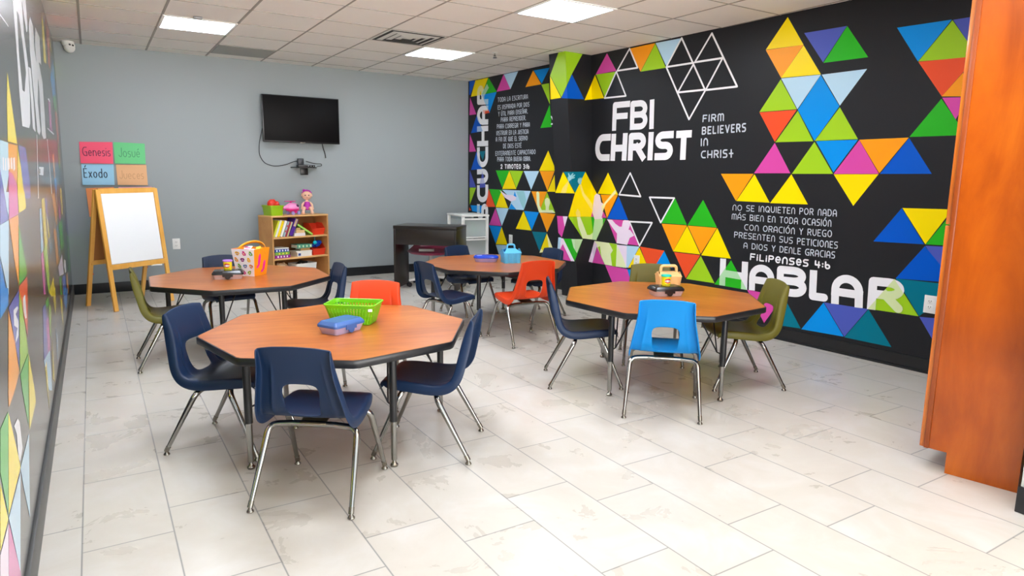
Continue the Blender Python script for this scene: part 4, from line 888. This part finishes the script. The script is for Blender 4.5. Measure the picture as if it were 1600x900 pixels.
def book(label, x, z, th, h, dp, lean, col, group, y=.03, cat='book', lie=False, spot=None, rz=0., pages=True):
    """standing book: spine towards the room, leaning to the right by lean; lying book: th is its thickness"""
    t = thing('book', label, cat, sl(x, y, z+.0006), SA+rz, group)
    m = paint(col, .5)
    if lie: Mx = Matrix.Identity(4); W_, H_ = h, th
    else: Mx = Matrix.Rotation(lean, 4, 'Y'); W_, H_ = th, h
    b = MB()
    if lie:
        b.box((W_/2, dp/2, .002), (W_, dp, .004), m); b.box((W_/2, dp/2, H_-.002), (W_, dp, .004), m); b.box((W_/2, .002, H_/2), (W_, .004, H_-.008), m)
    else:
        # pivots on its lower corner so that it stands on the shelf
        px = 0 if lean < 0 else W_
        Mx = Matrix.Translation((px, 0, 0)) @ Matrix.Rotation(lean, 4, 'Y') @ Matrix.Translation((-px, 0, 0))
        b.box((.0015, dp/2, H_/2), (.003, dp, H_), m, Mx); b.box((W_-.0015, dp/2, H_/2), (.003, dp, H_), m, Mx); b.box((W_/2, .002, H_/2), (W_-.006, .004, H_), m, Mx)
    b.build('cover', t, smooth=False)
    b = MB()
    if lie: b.box((W_/2, dp/2+.004, H_/2), (W_-.008, dp-.012, H_-.0085), M_PAGE)
    else: b.box((W_/2, dp/2+.002, H_/2), (W_-.0065, dp-.008, H_-.008), M_PAGE, Mx)
    b.build('pages', t, smooth=False)
    if spot:
        b = MB(); ms = paint(spot[0], .5)
        for u in spot[1]:
            if lie: b.box((W_*u, -.0006, H_*.5), (W_*.09, .0012, H_*.55), ms)
            else: b.box((W_/2, -.0006, H_*u), (W_*.6, .0012, H_*.12), ms, Mx)
        b.build('spine_marks', t, smooth=False)
    return t
G1 = 'books leaning on the upper shelf'; Z3 = ZS[2]; le = math.radians(22)
XB = lambda px: .0195+(px-195)*.00074
book('yellow-green thin book leftmost on the upper shelf of the bookcase', XB(203), Z3, .022, .200, .15, le, (214,218,60), G1)
book('white book beside the leftmost yellow-green book on the upper shelf', XB(236), Z3, .024, .205, .15, le, (232,232,228), G1)
book('bright yellow book between two white books on the upper shelf', XB(272), Z3, .030, .195, .15, le, (242,208,28), G1)
book('thick white book right of the bright yellow book on the upper shelf', XB(324), Z3, .028, .195, .15, le, (238,236,232), G1)
book('grey-blue book with red marks leaning on the upper shelf', XB(378), Z3, .022, .185, .15, le, (160,178,186), G1, spot=((190,50,60),(.35,.7)))
book('dark red thin book leaning on the upper shelf', XB(414), Z3, .018, .180, .15, le, (166,52,72), G1)
book('pale olive thin book leaning against the purple book', XB(446), Z3, .016, .180, .15, le, (188,186,150), G1)
book('tall purple book leaning with its tan upper part on the upper shelf', XB(482), Z3, .045, .212, .16, math.radians(25), (86,48,142), G1, spot=((206,176,138),(.62,.73,.84,.93)))
book('lime green book leaning left over the small stack on the upper shelf', XB(906), Z3, .020, .235, .16, math.radians(-57), (164,216,96), G1)
G2 = 'books stacked on the upper shelf'
book('white book at the bottom of the small stack on the upper shelf', XB(572), Z3, .036, .145, .12, 0, (234,230,232), G2, lie=True, y=.02)
book('tan book in the middle of the small stack on the upper shelf', XB(604), Z3+.0368, .032, .115, .10, 0, (222,186,132), G2, lie=True, y=.02)
book('small tan box on top of the small stack on the upper shelf', XB(622), Z3+.0696, .026, .05, .08, 0, (206,168,112), G2, lie=True, y=.03)
Z2 = ZS[1]; G3 = 'puzzle boxes stacked on the middle shelf'
book('purple dotted puzzle box at the bottom of the left stack', XB(225), Z2, .036, .195, .16, 0, (150,40,150), G3, lie=True, y=.03, spot=((246,236,246),(.2,.4,.6,.8)))
book('green and yellow puzzle box in the middle of the left stack', XB(228), Z2+.0368, .034, .185, .16, 0, (130,180,70), G3, lie=True, y=.03, spot=((248,224,90),(.3,.55,.8)))
book('blue dotted puzzle box near the top of the left stack', XB(222), Z2+.0716, .034, .185, .16, 0, (46,72,150), G3, lie=True, y=.03, spot=((236,240,248),(.15,.35,.55,.75,.92)))
book('thin white book lying on top of the left puzzle stack', XB(225), Z2+.1064, .012, .180, .16, 0, (226,226,222), G3, lie=True, y=.03)
book('thick white book with blue spine corner at the bottom of the right stack', XB(620), Z2, .050, .195, .16, 0, (232,230,224), G3, lie=True, y=.03, spot=((70,90,160),(.1,.18)))
book('thin white book on the thick white book of the right stack', XB(600), Z2+.0508, .016, .215, .15, 0, (228,224,214), G3, lie=True, y=.03)
book('brown box under the green patterned box', XB(690), Z2+.0676, .030, .125, .12, 0, (190,146,92), G3, lie=True, y=.04)
book('green patterned box on top of the right stack', XB(622), Z2+.0984, .044, .200, .14, 0, (92,158,132), G3, lie=True, y=.03, spot=((214,232,190),(.14,.4,.65,.9)))
M_REDB = mat('red_bin_plastic', (222, 60, 30), .38)
def red_bin(label, x, z):
    t = thing('storage_bin', label, 'storage bin', sl(x, .03, z+.0006), SA, 'red bins in the bookcase')
    w_, d_, h_ = .185, .19, .13; k = .012
    def ring(i, zz, ex): return [(i-ex, i-ex, zz), (w_-i+ex, i-ex, zz), (w_-i+ex, d_-i+ex, zz), (i-ex, d_-i+ex, zz)]
    b = MB(); o = [[(.016,.016,0),(w_-.016,.016,0),(w_-.016,d_-.016,0),(.016,d_-.016,0)], [(.003,.003,.072),(w_-.003,.003,.072),(w_-.003,d_-.003,h_),(.003,d_-.003,h_)], [(.007,.007,.072),(w_-.007,.007,.072),(w_-.007,d_-.007,h_),(.007,d_-.007,h_)], [(.020,.020,.005),(w_-.02,.02,.005),(w_-.02,d_-.02,.005),(.02,d_-.02,.005)]]
    b.loft(o, M_REDB); b.build('tub', t, smooth=False)
    b = MB(); b.tube([(.004,.004,.073),(w_-.004,.004,.073)], .006, M_REDB, 8); b.build('front_lip', t)
    for x_ in (.003, w_-.003):
        b = MB(); b.add([(x_-.002,.004,.07),(x_-.002,.07,.14),(x_-.002,d_-.004,.14),(x_-.002,d_-.004,.07),(x_+.002,.004,.07),(x_+.002,.07,.14),(x_+.002,d_-.004,.14),(x_+.002,d_-.004,.07)], [(0,1,2,3),(7,6,5,4),(0,4,5,1),(1,5,6,2),(2,6,7,3),(3,7,4,0)], M_REDB); b.build('side_wing', t, smooth=False)
    return t
red_bin('red open storage bin at the right end of the upper shelf', XB(908), Z3)
red_bin('red open storage bin holding blue toys on the middle shelf', XB(905), Z2)
b = MB(); mB = paint((20, 74, 190), .4)
for p in ((0,0,0),(.03,.01,.012),(-.03,.012,.0),(.012,-.01,.03),(.045,.0,.035)): b.ball(p, .026, mB, 12)
b.tube([(-.04,0,.0),(0,0,.05),(.05,.01,.05)], .012, mB, 8)
o = b.build('toy_beads'); o.location = sl(XB(1040), .11, Z2+.11); tag(o, 'cluster of round blue toys in the lower red bin', 'toy')
b = MB(); b.ball((0,0,0), .024, paint((20, 178, 196), .35), 18); b.tube([(0,0,.02),(0,.0,.07)], .003, paint((20,178,196), .4), 6)
o = b.build('toy_ball'); o.location = sl(XB(942), .024, Z2+.155); tag(o, 'turquoise ball on a string hanging at the edge of the lower red bin', 'toy')
Z1 = ZS[0]
t = thing('plastic_tray', 'white plastic tray of odds and ends on the bottom shelf of the bookcase', 'tray', sl(XB(590), .03, Z1+.0006), SA)
b = MB(); w_, d_ = .29, .2; r0, r1 = rrect(w_-.03, d_-.03, .02), rrect(w_, d_, .02)
b.loft([[(x+w_/2, y+d_/2, 0) for x, y in r0], [(x+w_/2, y+d_/2, .185) for x, y in r1], [(x*.965+w_/2, y*.955+d_/2, .185) for x, y in r1], [(x*.96+w_/2, y*.95+d_/2, .008) for x, y in r0]], M_WHITE); b.build('tub', t)
b = MB(); b.tube([(.05,.06,.17),(.12,.10,.20),(.20,.08,.18)], .02, M_DARK, 10); b.build('dark_contents', t)
t = thing('plush_toy', 'beige soft toy lying on the bottom shelf of the bookcase', 'toy', sl(XB(425), .10, Z1+.0006), SA)
mP = mat('beige_plush', (206, 176, 138), .9, noise=.3)
b = MB(); b.ball((0,0,.10), (.075,.06,.10), mP, 16); b.build('body', t)
b = MB(); b.ball((-.05,-.02,.165), (.055,.05,.045), mP, 16); b.build('head', t)
for sx in (-1, 1): MB().ball((-.05+.035*sx,-.02,.2), .018, mP, 10).build('ear', t)

# on top of the bookcase
ZT = SH+.0005
t = thing('green_tub', 'lime green plastic tub on top of the bookcase', 'storage bin', sl(.012, .02, ZT), SA)
mG = mat('lime_tub', (150, 190, 24), .35); w_, d_, h_ = .165, .20, .115
b = MB(); r0, r1 = rrect(w_-.02, d_-.02, .015), rrect(w_, d_, .015); c_ = (w_/2, d_/2)
b.loft([[(x+c_[0], y+c_[1], 0) for x, y in r0], [(x+c_[0], y+c_[1], h_) for x, y in r1], [(x*.95+c_[0], y*.95+c_[1], h_) for x, y in r1], [(x*.94+c_[0], y*.94+c_[1], .006) for x, y in r0]], mG); b.build('tub', t)
b = MB(); rr1 = rrect(w_+.012, d_+.012, .018); rr2 = rrect(w_-.004, d_-.004, .014); b.loft([[(x+c_[0], y+c_[1], h_-.014) for x, y in rr1], [(x+c_[0], y+c_[1], h_+.002) for x, y in rr1], [(x+c_[0], y+c_[1], h_+.002) for x, y in rr2], [(x+c_[0], y+c_[1], h_-.014) for x, y in rr2], [(x+c_[0], y+c_[1], h_-.014) for x, y in rr1]], mG, cap0=False, cap1=False); b.build('rim', t)
b = MB(); mR = mat('red_toy', (220, 50, 30), .35)
b.ball((-.018,0,0), (.052,.05,.062), mR, 18); b.ball((.038,.005,-.005), (.032,.04,.045), mR, 16); b.tube([(-.055,-.01,-.02),(-.045,-.03,.04),(.0,-.03,.055),(.03,-.02,.02)], .010, mR, 10)
o = b.build('red_toy'); o.location = sl(.097, .11, ZT+.125); tag(o, 'rounded red plastic toy sitting in the lime green tub', 'toy')
t = thing('toy_helicopter', 'pink toy helicopter with a dark windscreen on top of the bookcase', 'toy', sl(.345, .12, ZT), SA+math.radians(8))
mPk = mat('pink_toy', (240, 150, 205), .3); mHp = mat('hot_pink_toy', (226, 40, 140), .3); mLb = mat('lilac_toy', (160, 160, 226), .3)
b = MB(); b.ball((0,0,.085), (.085,.06,.058), mPk, 22); b.build('body', t)
b = MB(); b.ball((.0,0,.062), (.092,.063,.028), mHp, 20); b.build('belly', t)
b = MB(); b.ball((.035,-.027,.103), (.036,.032,.020), mat('toy_windscreen', (92,40,88), .15), 14); b.build('windscreen', t)
b = MB(); b.tube([(-.06,0,.095),(-.125,.01,.08)], [.026,.014], mPk, 12); b.ball((-.13,.01,.078), (.018,.014,.03), mHp, 12); b.build('tail', t)
b = MB(); b.tube([(-.02,0,.135),(-.02,0,.155)], .012, mHp, 10); b.rbox((-.03,0,.158), (.15,.026,.008), mHp, .003); b.rbox((-.02,0,.158), (.026,.13,.008), mHp, .003); b.build('rotor', t)
for sx in (-.03, .055):
    for sy in (-.045, .045): MB().lathe([(.012,-.01),(.020,-.008),(.020,.008),(.012,.01)], mLb, (0,0,0), 16, Matrix.Translation((sx, sy, .020)) @ Matrix.Rotation(PI/2, 4, 'X')).build('wheel', t)
b = MB(); b.rbox((.012,-.004,.035), (.06,.07,.03), mHp, .006); b.build('undercarriage', t)
t = thing('baby_doll', 'blond toy doll in a purple outfit sitting on top of the bookcase', 'doll', sl(.535, .10, ZT), math.radians(-12))
mSk = mat('doll_skin', (238, 190, 160), .5); mHr = mat('doll_hair', (232, 176, 90), .6); mPu = mat('doll_purple', (176, 40, 160), .5)
b = MB(); b.loft([[(rx*math.cos(2*PI*k/16), ry*math.sin(2*PI*k/16)+.012, z) for k in range(16)] for rx, ry, z in ((.02,.016,.052),(.038,.03,.06),(.040,.032,.085),(.032,.026,.12),(.034,.024,.145),(.018,.015,.158),(.014,.013,.172),(.03,.03,.176),(.050,.046,.195),(.058,.052,.222),(.052,.05,.25),(.03,.03,.272),(.008,.008,.278))], mSk)
for sx in (-1, 1):
    b.tube([(sx*.022,.0,.068),(sx*.040,-.030,.075),(sx*.048,-.055,.05),(sx*.050,-.068,.022)], [.018,.020,.017,.015], mSk, 12); b.ball((sx*.052,-.080,.021), (.021,.028,.020), mSk, 12)
    b.tube([(sx*.032,.012,.14),(sx*.055,.0,.115),(sx*.062,-.02,.075)], [.013,.012,.010], mSk, 10); b.ball((sx*.063,-.024,.066), .013, mSk, 10)
for sx in (-1, 1): b.ball((sx*.056,.01,.222), (.010,.012,.014), mSk, 8)
b.ball((0,-.042,.218), (.007,.008,.006), mSk, 8)
b.build('body', t)
b = MB(); b.ball((0,.022,.236), (.061,.052,.050), mHr, 18); b.build('hair', t)
b = MB(); b.tube([(-.052,.01,.250),(-.03,-.006,.277),(0,-.010,.285),(.03,-.006,.277),(.052,.01,.250)], .010, mPu, 10); b.ball((-.03,-.012,.285), (.02,.012,.014), mPu, 10); b.build('headband', t)
b = MB(); b.loft([[(rx*math.cos(2*PI*k/16), ry*math.sin(2*PI*k/16)+.012, z) for k in range(16)] for rx, ry, z in ((.030,.024,.050),(.041,.034,.06),(.043,.035,.085),(.036,.030,.12),(.037,.027,.143),(.022,.019,.152))], mPu); b.build('outfit', t)
b = MB()
for sx in (-1, 1): b.ball((sx*.020,-.036,.226), (.007,.006,.008), M_DARK, 10)
b.tube([(-.010,-.0375,.202),(0,-.039,.199),(.010,-.0375,.202)], .0022, mat('doll_lips', (190,70,80), .5), 6); b.build('face_features', t)

# ------------------------------------------------------------ things on the tables
ZT_ = TH+.0006
# lime basket on the front table
t = thing('plastic_basket', 'lime green woven plastic basket on the front table', 'basket', (1.115, 3.345, ZT_), math.radians(-37))
mL = mat('lime_basket', (112, 188, 12), .35)
def basket(t, L0, W0, L1, W1, H, m):
    b = MB(); r0, r1 = rrect(L0, W0, .02, 4), rrect(L1, W1, .02, 4); n = len(r0)
    # lattice sides: vertical ribs and hoops, with a solid band low and high
    def P(u, v):
        i = int(u) % n; f = u-int(u); j = (i+1) % n
        a = (r0[i][0]*(1-f)+r0[j][0]*f, r0[i][1]*(1-f)+r0[j][1]*f); c = (r1[i][0]*(1-f)+r1[j][0]*f, r1[i][1]*(1-f)+r1[j][1]*f)
        return (a[0]*(1-v)+c[0]*v, a[1]*(1-v)+c[1]*v, H*v)
    per = [0.]
    for i in range(n): per.append(per[-1]+math.hypot(r1[(i+1)%n][0]-r1[i][0], r1[(i+1)%n][1]-r1[i][1]))
    def Q(s_, v):
        s_ = s_ % per[-1]
        for i in range(n):
            if per[i+1] >= s_: return P(i+(s_-per[i])/max(per[i+1]-per[i], 1e-9), v)
    N = 96; rows = 12
    V_ = [[Q(per[-1]*k/N, .02+.96*r/(rows*2)) for k in range(N)] for r in range(rows*2+1)]
    vs = [p for r in V_ for p in r]; fs = []
    for r in range(rows*2):
        for k in range(N):
            solid = r >= rows*2-4 or r < 1 or r % 2 == 0 or k % 2 == 0
            if solid: fs.append((r*N+k, r*N+(k+1)%N, (r+1)*N+(k+1)%N, (r+1)*N+k))
    b.add(vs, fs, m); o = b.build('lattice_sides', t, ang=60)
    md = o.modifiers.new('thickness', 'SOLIDIFY'); md.thickness = .0025; md.offset = 0
    b = MB(); b.prism(r0, 0, .003, m); b.build('bottom', t, smooth=False)
    b = MB(); path = [(x, y, H) for x, y in rrect(L1+.004, W1+.004, .022, 5)]; b.tube(path+[path[0], path[1]], .0045, m, 8, caps=False); b.build('rim', t)
basket(t, .205, .130, .262, .180, .105, mL)
b = MB(); b.rbox((.112, -.086, .082), (.022, .003, .014), paint((240,240,240), .6), .001, 1); b.build('white_sticker', t)
def pencil_box(label, x, y, rz, Lx, Wy, H, base, lid, contents, latch):
    t = thing('pencil_box', label, 'pencil box', (x, y, ZT_), rz)
    b = MB(); r0, r1 = rrect(Lx-.03, Wy-.03, .016), rrect(Lx-.006, Wy-.006, .016)
    hb = H*.62; b.loft([[(p[0], p[1], 0) for p in r0], [(p[0], p[1], hb) for p in r1], [(p[0]*.975, p[1]*.96, hb) for p in r1], [(p[0]*.97, p[1]*.95, .003) for p in r0]], base); b.build('base', t)
    b = MB(); rl = rrect(Lx, Wy, .018); rm = rrect(Lx-.004, Wy-.004, .018); rt = rrect(Lx-.026, Wy-.026, .012)
    b.loft([[(p[0], p[1], hb-.004) for p in rl], [(p[0], p[1], hb+.006) for p in rl], [(p[0], p[1], hb+.010) for p in rm], [(p[0], p[1], H-.002) for p in rt], [(p[0]*.985, p[1]*.97, H) for p in rt]], lid); b.build('lid', t, ang=30)
    b = MB(); b.prism([(-.035,-Wy/2-.003),(.035,-Wy/2-.003),(.035,-Wy/2+.002),(-.035,-Wy/2+.002)], hb-.018, hb+.006, latch); b.lathe([(.020,-.0022),(.020,.0022)], latch, (0,0,0), 20, Matrix.Translation((0,-Wy/2-.001,hb-.016)) @ Matrix.Rotation(PI/2, 4, 'X')); b.build('latch', t, smooth=False)
    b = MB(); random.seed(int(Lx*1000))
    for i in range(7):
        a = random.uniform(-.4, .4); px, py = random.uniform(-.04,.04), random.uniform(-.02,.02); l = Lx*.26
        b.tube([(px-l*math.cos(a), py-l*math.sin(a)*.5, .012+.003*(i%3)), (px+l*math.cos(a), py+l*math.sin(a)*.5, .014+.003*(i%3))], .005, contents[i % len(contents)], 6)
    b.build('crayons', t)
    b = MB()
    for i in range(26): b.ball((random.uniform(-Lx*.32, Lx*.32), random.uniform(-Wy*.28, Wy*.28), H-.0005), (.006,.004,.001), lid, 6)
    b.build('lid_texture', t)
    return t
mBL = mat('blue_lid', (62, 98, 160), .25); mBC = mat('lilac_clear', (196, 188, 226), .2, alpha=.75)
CR = [paint((120,100,110), .5), paint((90,80,60), .5), paint((170,150,170), .5), paint((110,120,130), .5)]
pencil_box('clear pencil box with blue lid in front of the lime basket', .992, 3.178, math.radians(28), .205, .135, .062, mBC, mBL, CR, mBL)
mKC = mat('smoky_clear', (206, 188, 190), .25, alpha=.9); mKL = mat('black_lid', (24, 24, 27), .22)
mOC = [paint((230,120,40), .5), paint((120,90,80), .5), paint((190,150,150), .5)]
pencil_box('clear pencil box with black lid under the yellow dough tub on the left rear table', .80, 5.225, math.radians(-12), .215, .14, .062, mKC, mKL, mOC, mKL)
pencil_box('clear pencil box with black lid under the yellow dough tub on the right-hand table', 3.185, 3.175, math.radians(-20), .215, .14, .062, mKC, mKL, mOC, mKL)
def dough_tub(label, x, y, z, lidc):
    t = thing('dough_tub', label, 'dough tub', (x, y, z), math.radians(-20), 'modelling dough tubs')
    mY = mat('dough_yellow', (236, 214, 20), .35)
    MB().lathe([(.026,0),(.028,.002),(.031,.064)], mY, seg=28).build('tub', t)
    MB().lathe([(.034,.062),(.0345,.064),(.0345,.071),(.031,.0735),(.030,.072)], lidc, seg=28).build('lid', t)
    b = MB()
    def patch(a0, a1, z0, z1, m, r_, f=lambda u: 1.):
        n = 10; vs = []; 
        for i in range(n+1):
            u = i/n; a = a0+(a1-a0)*u; zc, hh = (z0+z1)/2, (z1-z0)/2*f(u)
            for zz in (zc-hh, zc+hh): R_ = .028+.003*(zz-.002)/.062+r_; vs.append((R_*math.sin(a), -R_*math.cos(a), zz))
        b.add(vs, [(2*i, 2*i+2, 2*i+3, 2*i+1) for i in range(n)], m)
    el = lambda u: max(.15, math.sqrt(max(0, 1-(2*u-1)**2)))
    patch(-.75, .75, .018, .050, paint((190,40,44), .4), .0006, el); patch(-.7, .7, .026, .040, paint((244,240,232), .4), .0009, el); patch(-.7, .7, .006, .011, paint((110,130,30), .4), .0006)
    # small script on the white band
    mk = paint((60,40,120), .4)
    for i, (a, hgt) in enumerate(((-.5,.010),(-.38,.010),(-.26,.006),(-.16,.006),(-.02,.002),(.12,.010),(.24,.006),(.36,.006),(.48,.009))): patch(a-.03, a+.03, .033-hgt/2, .033+hgt/2, mk, .0012)
    b.build('wrapper_print', t, smooth=False)
    return t
dough_tub('small yellow modelling dough tub with lilac lid on the black-lidded box, left rear table', .800, 5.225, ZT_+.063, mat('lid_lilac', (176, 120, 214), .35))
dough_tub('small yellow modelling dough tub with teal lid on the black-lidded box, right-hand table', 3.185, 3.175, ZT_+.063, mat('lid_teal', (20, 190, 170), .35))
# butterfly bin
t = thing('gift_bin', 'orange and white cardboard bin with butterfly pattern on the left rear table', 'bin', (.985, 5.335, ZT_), math.radians(-46))
mOr = mat('bin_orange', (248, 156, 14), .5); mWb = mat('bin_white', (238, 236, 238), .5); mOh = mat('bin_handle', (246, 168, 30), .45)
b0, b1, HB = .075, .098, .205
def bp(s_, u, v, out=0.):       # a point on side s_ (0 front, 1 right, 2 back, 3 left)
    h_ = b0+(b1-b0)*v; x, y = (2*u-1)*h_, -h_-out
    for _ in range(s_): x, y = -y, x
    return (x, y, HB*v)
b = MB(); 
for s_ in range(4): b.add([bp(s_,0,0),bp(s_,1,0),bp(s_,1,1),bp(s_,0,1)], [(0,1,2,3)], mOr if s_ in (1, 3) else mWb); b.add([(p[0]*.96, p[1]*.96, p[2]) for p in (bp(s_,0,.02),bp(s_,1,.02),bp(s_,1,1),bp(s_,0,1))], [(3,2,1,0)], mOr)
b.add([bp(s_,0,0) for s_ in range(4)], [(3,2,1,0)], mOr); b.build('box_sides', t, smooth=False)
def wing(b, s_, u, v, ang_, sc_, m, m2):
    for du, dv, r1, r2, rot in ((-.5,.3,.55,.32,.6),(.5,.3,.55,.32,-.6),(-.35,-.35,.35,.24,-.5),(.35,-.35,.35,.24,.5)):
        pts = []
        for k in range(10):
            a = 2*PI*k/10; x, y = r1*math.cos(a), r2*math.sin(a); x, y = x*math.cos(rot)-y*math.sin(rot)+du, x*math.sin(rot)+y*math.cos(rot)+dv
            x, y = x*math.cos(ang_)-y*math.sin(ang_), x*math.sin(ang_)+y*math.cos(ang_); pts.append(bp(s_, u+x*sc_, v+y*sc_, .0006))
        b.add(pts, [tuple(range(10))], m)
    pts = [bp(s_, u+(x*math.cos(ang_)-y*math.sin(ang_))*sc_, v+(x*math.sin(ang_)+y*math.cos(ang_))*sc_, .0009) for x, y in ((-.1,-.7),(.1,-.7),(.1,.6),(-.1,.6))]
    b.add(pts, [(0,1,2,3)], m2)
b = MB(); random.seed(7); bc = [(96,30,110),(240,140,40),(40,130,190),(110,170,50),(200,40,130),(230,180,30)]
for s_ in (0, 2):
    i = 0
    for r_ in range(4):
        for c_ in range(3):
            i += 1; wing(b, s_, .16+.30*c_+.10*(r_%2)-.02, .13+.235*r_, random.uniform(-1, 1), .105, paint(bc[(i*5+r_) % 6], .5), paint(bc[(i+2) % 6], .5))
for s_ in (1, 3):
    mMg = paint((230,40,150), .5)
    for u0, v0, hh in ((.36,.58,.24),(.72,.36,.2)):
        pts = [bp(s_, u0+.09*math.cos(2*PI*k/14)+.03*math.sin(2*PI*k/14), v0+hh*math.sin(2*PI*k/14), .0008) for k in range(14)]; b.add(pts, [tuple(range(14))], mMg)
        pts = [bp(s_, u0-.10+.09*math.cos(2*PI*k/12), v0-hh*.95+.06*math.sin(2*PI*k/12)+.03*math.cos(2*PI*k/12), .0009) for k in range(12)]; b.add(pts, [tuple(range(12))], mMg)
b.build('butterfly_print', t, smooth=False)
b = MB(); pa = [(x*.5, -b1-.003+.19*(1-abs(x)/.2)*0, z) for x, z in ()]
ring = []
for k in range(17):
    a = PI*k/16; ring.append(Vector((b1*1.02*math.cos(a), 0, 0)))
vs = []
for k in range(17):
    a = PI*k/16; r_ = b1+.006; tilt = math.radians(28)
    c = Vector((-r_*math.cos(a), .15*math.sin(a)*math.cos(tilt), .15*math.sin(a)*math.sin(tilt)))
    for dx in (-.011, .011): vs.append((c.x*(1+.0), c.y+.0+dx*math.sin(tilt)*-1, HB-.035+c.z+dx*math.cos(tilt)))
b.add([Vector(v) for v in vs], [(2*k, 2*k+2, 2*k+3, 2*k+1) for k in range(16)], mOh, Matrix.Rotation(math.radians(20), 4, 'Z') @ Matrix.Identity(4)); o = b.build('handle', t)
md = o.modifiers.new('thickness', 'SOLIDIFY'); md.thickness = .003
b = MB(); random.seed(3)
for i in range(14):
    x, y = random.uniform(-.07,.07), random.uniform(-.07,.07); b.rbox((0,0,0), (.05,.035,.006), paint([(240,236,230),(236,90,170),(248,200,60),(250,250,248)][i%4], .6), .001, 1, Matrix.Translation((x, y, HB-.018+.012*random.random())) @ Matrix.Rotation(random.uniform(-.5,.5), 4, 'X') @ Matrix.Rotation(random.uniform(0,3), 4, 'Z'))
b.build('paper_contents', t, smooth=False)
# blue clear box and sky blue caddy on the centre rear table
t = thing('pencil_box', 'oval clear box full of deep blue pieces beside the sky blue caddy', 'pencil box', (2.985, 5.235, ZT_), math.radians(-30))
mDB = mat('deep_blue', (24, 64, 190), .25); mCV = mat('violet_clear', (190, 180, 232), .2, alpha=.7)
b = MB(); r0, r1 = rrect(.19, .11, .05, 7), rrect(.225, .14, .062, 7)
b.loft([[(p[0], p[1], 0) for p in r0], [(p[0], p[1], .038) for p in r1], [(p[0]*.97, p[1]*.96, .038) for p in r1], [(p[0]*.96, p[1]*.94, .004) for p in r0]], mCV); b.build('base', t)
b = MB(); r2 = rrect(.20, .118, .05, 7); b.loft([[(p[0], p[1], .034) for p in r1], [(p[0]*1.01, p[1]*1.01, .044) for p in r1], [(p[0], p[1], .058) for p in r2], [(p[0]*.95, p[1]*.92, .06) for p in r2]], mDB); b.build('lid', t)
b = MB(); b.rbox((-.06,-.03,.0605), (.05,.03,.003), paint((150,170,226), .3), .001, 1); b.build('label_patch', t)
def caddy(label, x, y, rz, m, L0, W0, HBk, HT, handle_w, cups):
    t = thing('supply_caddy', label, 'caddy', (x, y, ZT_), rz)
    b = MB(); r0, r1 = rrect(L0-.016, W0-.016, .012), rrect(L0, W0, .012); ri = rrect(L0-.006, W0-.006, .011); rj = rrect(L0-.022, W0-.022, .010)
    b.loft([[(p[0], p[1], 0) for p in r0], [(p[0], p[1], HBk) for p in r1], [(p[0], p[1], HBk) for p in ri], [(p[0], p[1], .004) for p in rj]], m, cap0=True, cap1=True)
    for sy in (-1, 1):
        for k in range(cups): b.lathe([(.026,.0),(.031,HBk*.96),(.028,HBk*.96),(.024,.01)], m, (-L0/2+L0/cups*(k+.5), sy*(W0/2-.022), 0), 18, sx=L0/cups/.066)
    b.build('tub', t)
    # gable-shaped end boards and a central divider that rises to the handle
    for sx in (-1, 1):
        e = MB(); xs = sx*(L0/2-.003); poly = [(-W0/2, HBk*.98), (W0/2, HBk*.98), (.012, HBk*1.36), (-.012, HBk*1.36)]
        e.add([(xs-.002, p[0], p[1]) for p in poly]+[(xs+.002, p[0], p[1]) for p in poly], [(0,1,2,3),(7,6,5,4),(0,4,5,1),(1,5,6,2),(2,6,7,3),(3,7,4,0)], m); e.build('gable_end', t, smooth=False)
    e = MB()
    for sy in (-1, 1):
        e.add([(-L0/2, sy*W0/2, HBk), (L0/2, sy*W0/2, HBk), (handle_w/2, sy*.012, HBk*1.38), (-handle_w/2, sy*.012, HBk*1.38)], [(0,1,2,3)], m)
    o = e.build('sloped_shoulder', t, smooth=False); md = o.modifiers.new('thickness', 'SOLIDIFY'); md.thickness = .003
    h = MB(); hz0 = HBk*1.34; pth = bend([(-handle_w/2+.006,0,hz0),(-handle_w/2+.010,0,HT-.006),(handle_w/2-.010,0,HT-.006),(handle_w/2-.006,0,hz0)], 5); h.tube(pth, .0085 if cups > 2 else .0105, m, 12); h.build('handle', t)
    return t
caddy('sky blue plastic caddy with handle on the centre rear table', 3.155, 5.085, math.radians(-14), mat('sky_blue_plastic', (92, 186, 232), .3), .165, .135, .092, .168, .085, 3)
caddy('tan plastic caddy with handle behind the black pencil box, right-hand table', 3.475, 3.445, math.radians(-28), mat('tan_plastic', (232, 190, 128), .4), .165, .125, .076, .152, .128, 2)
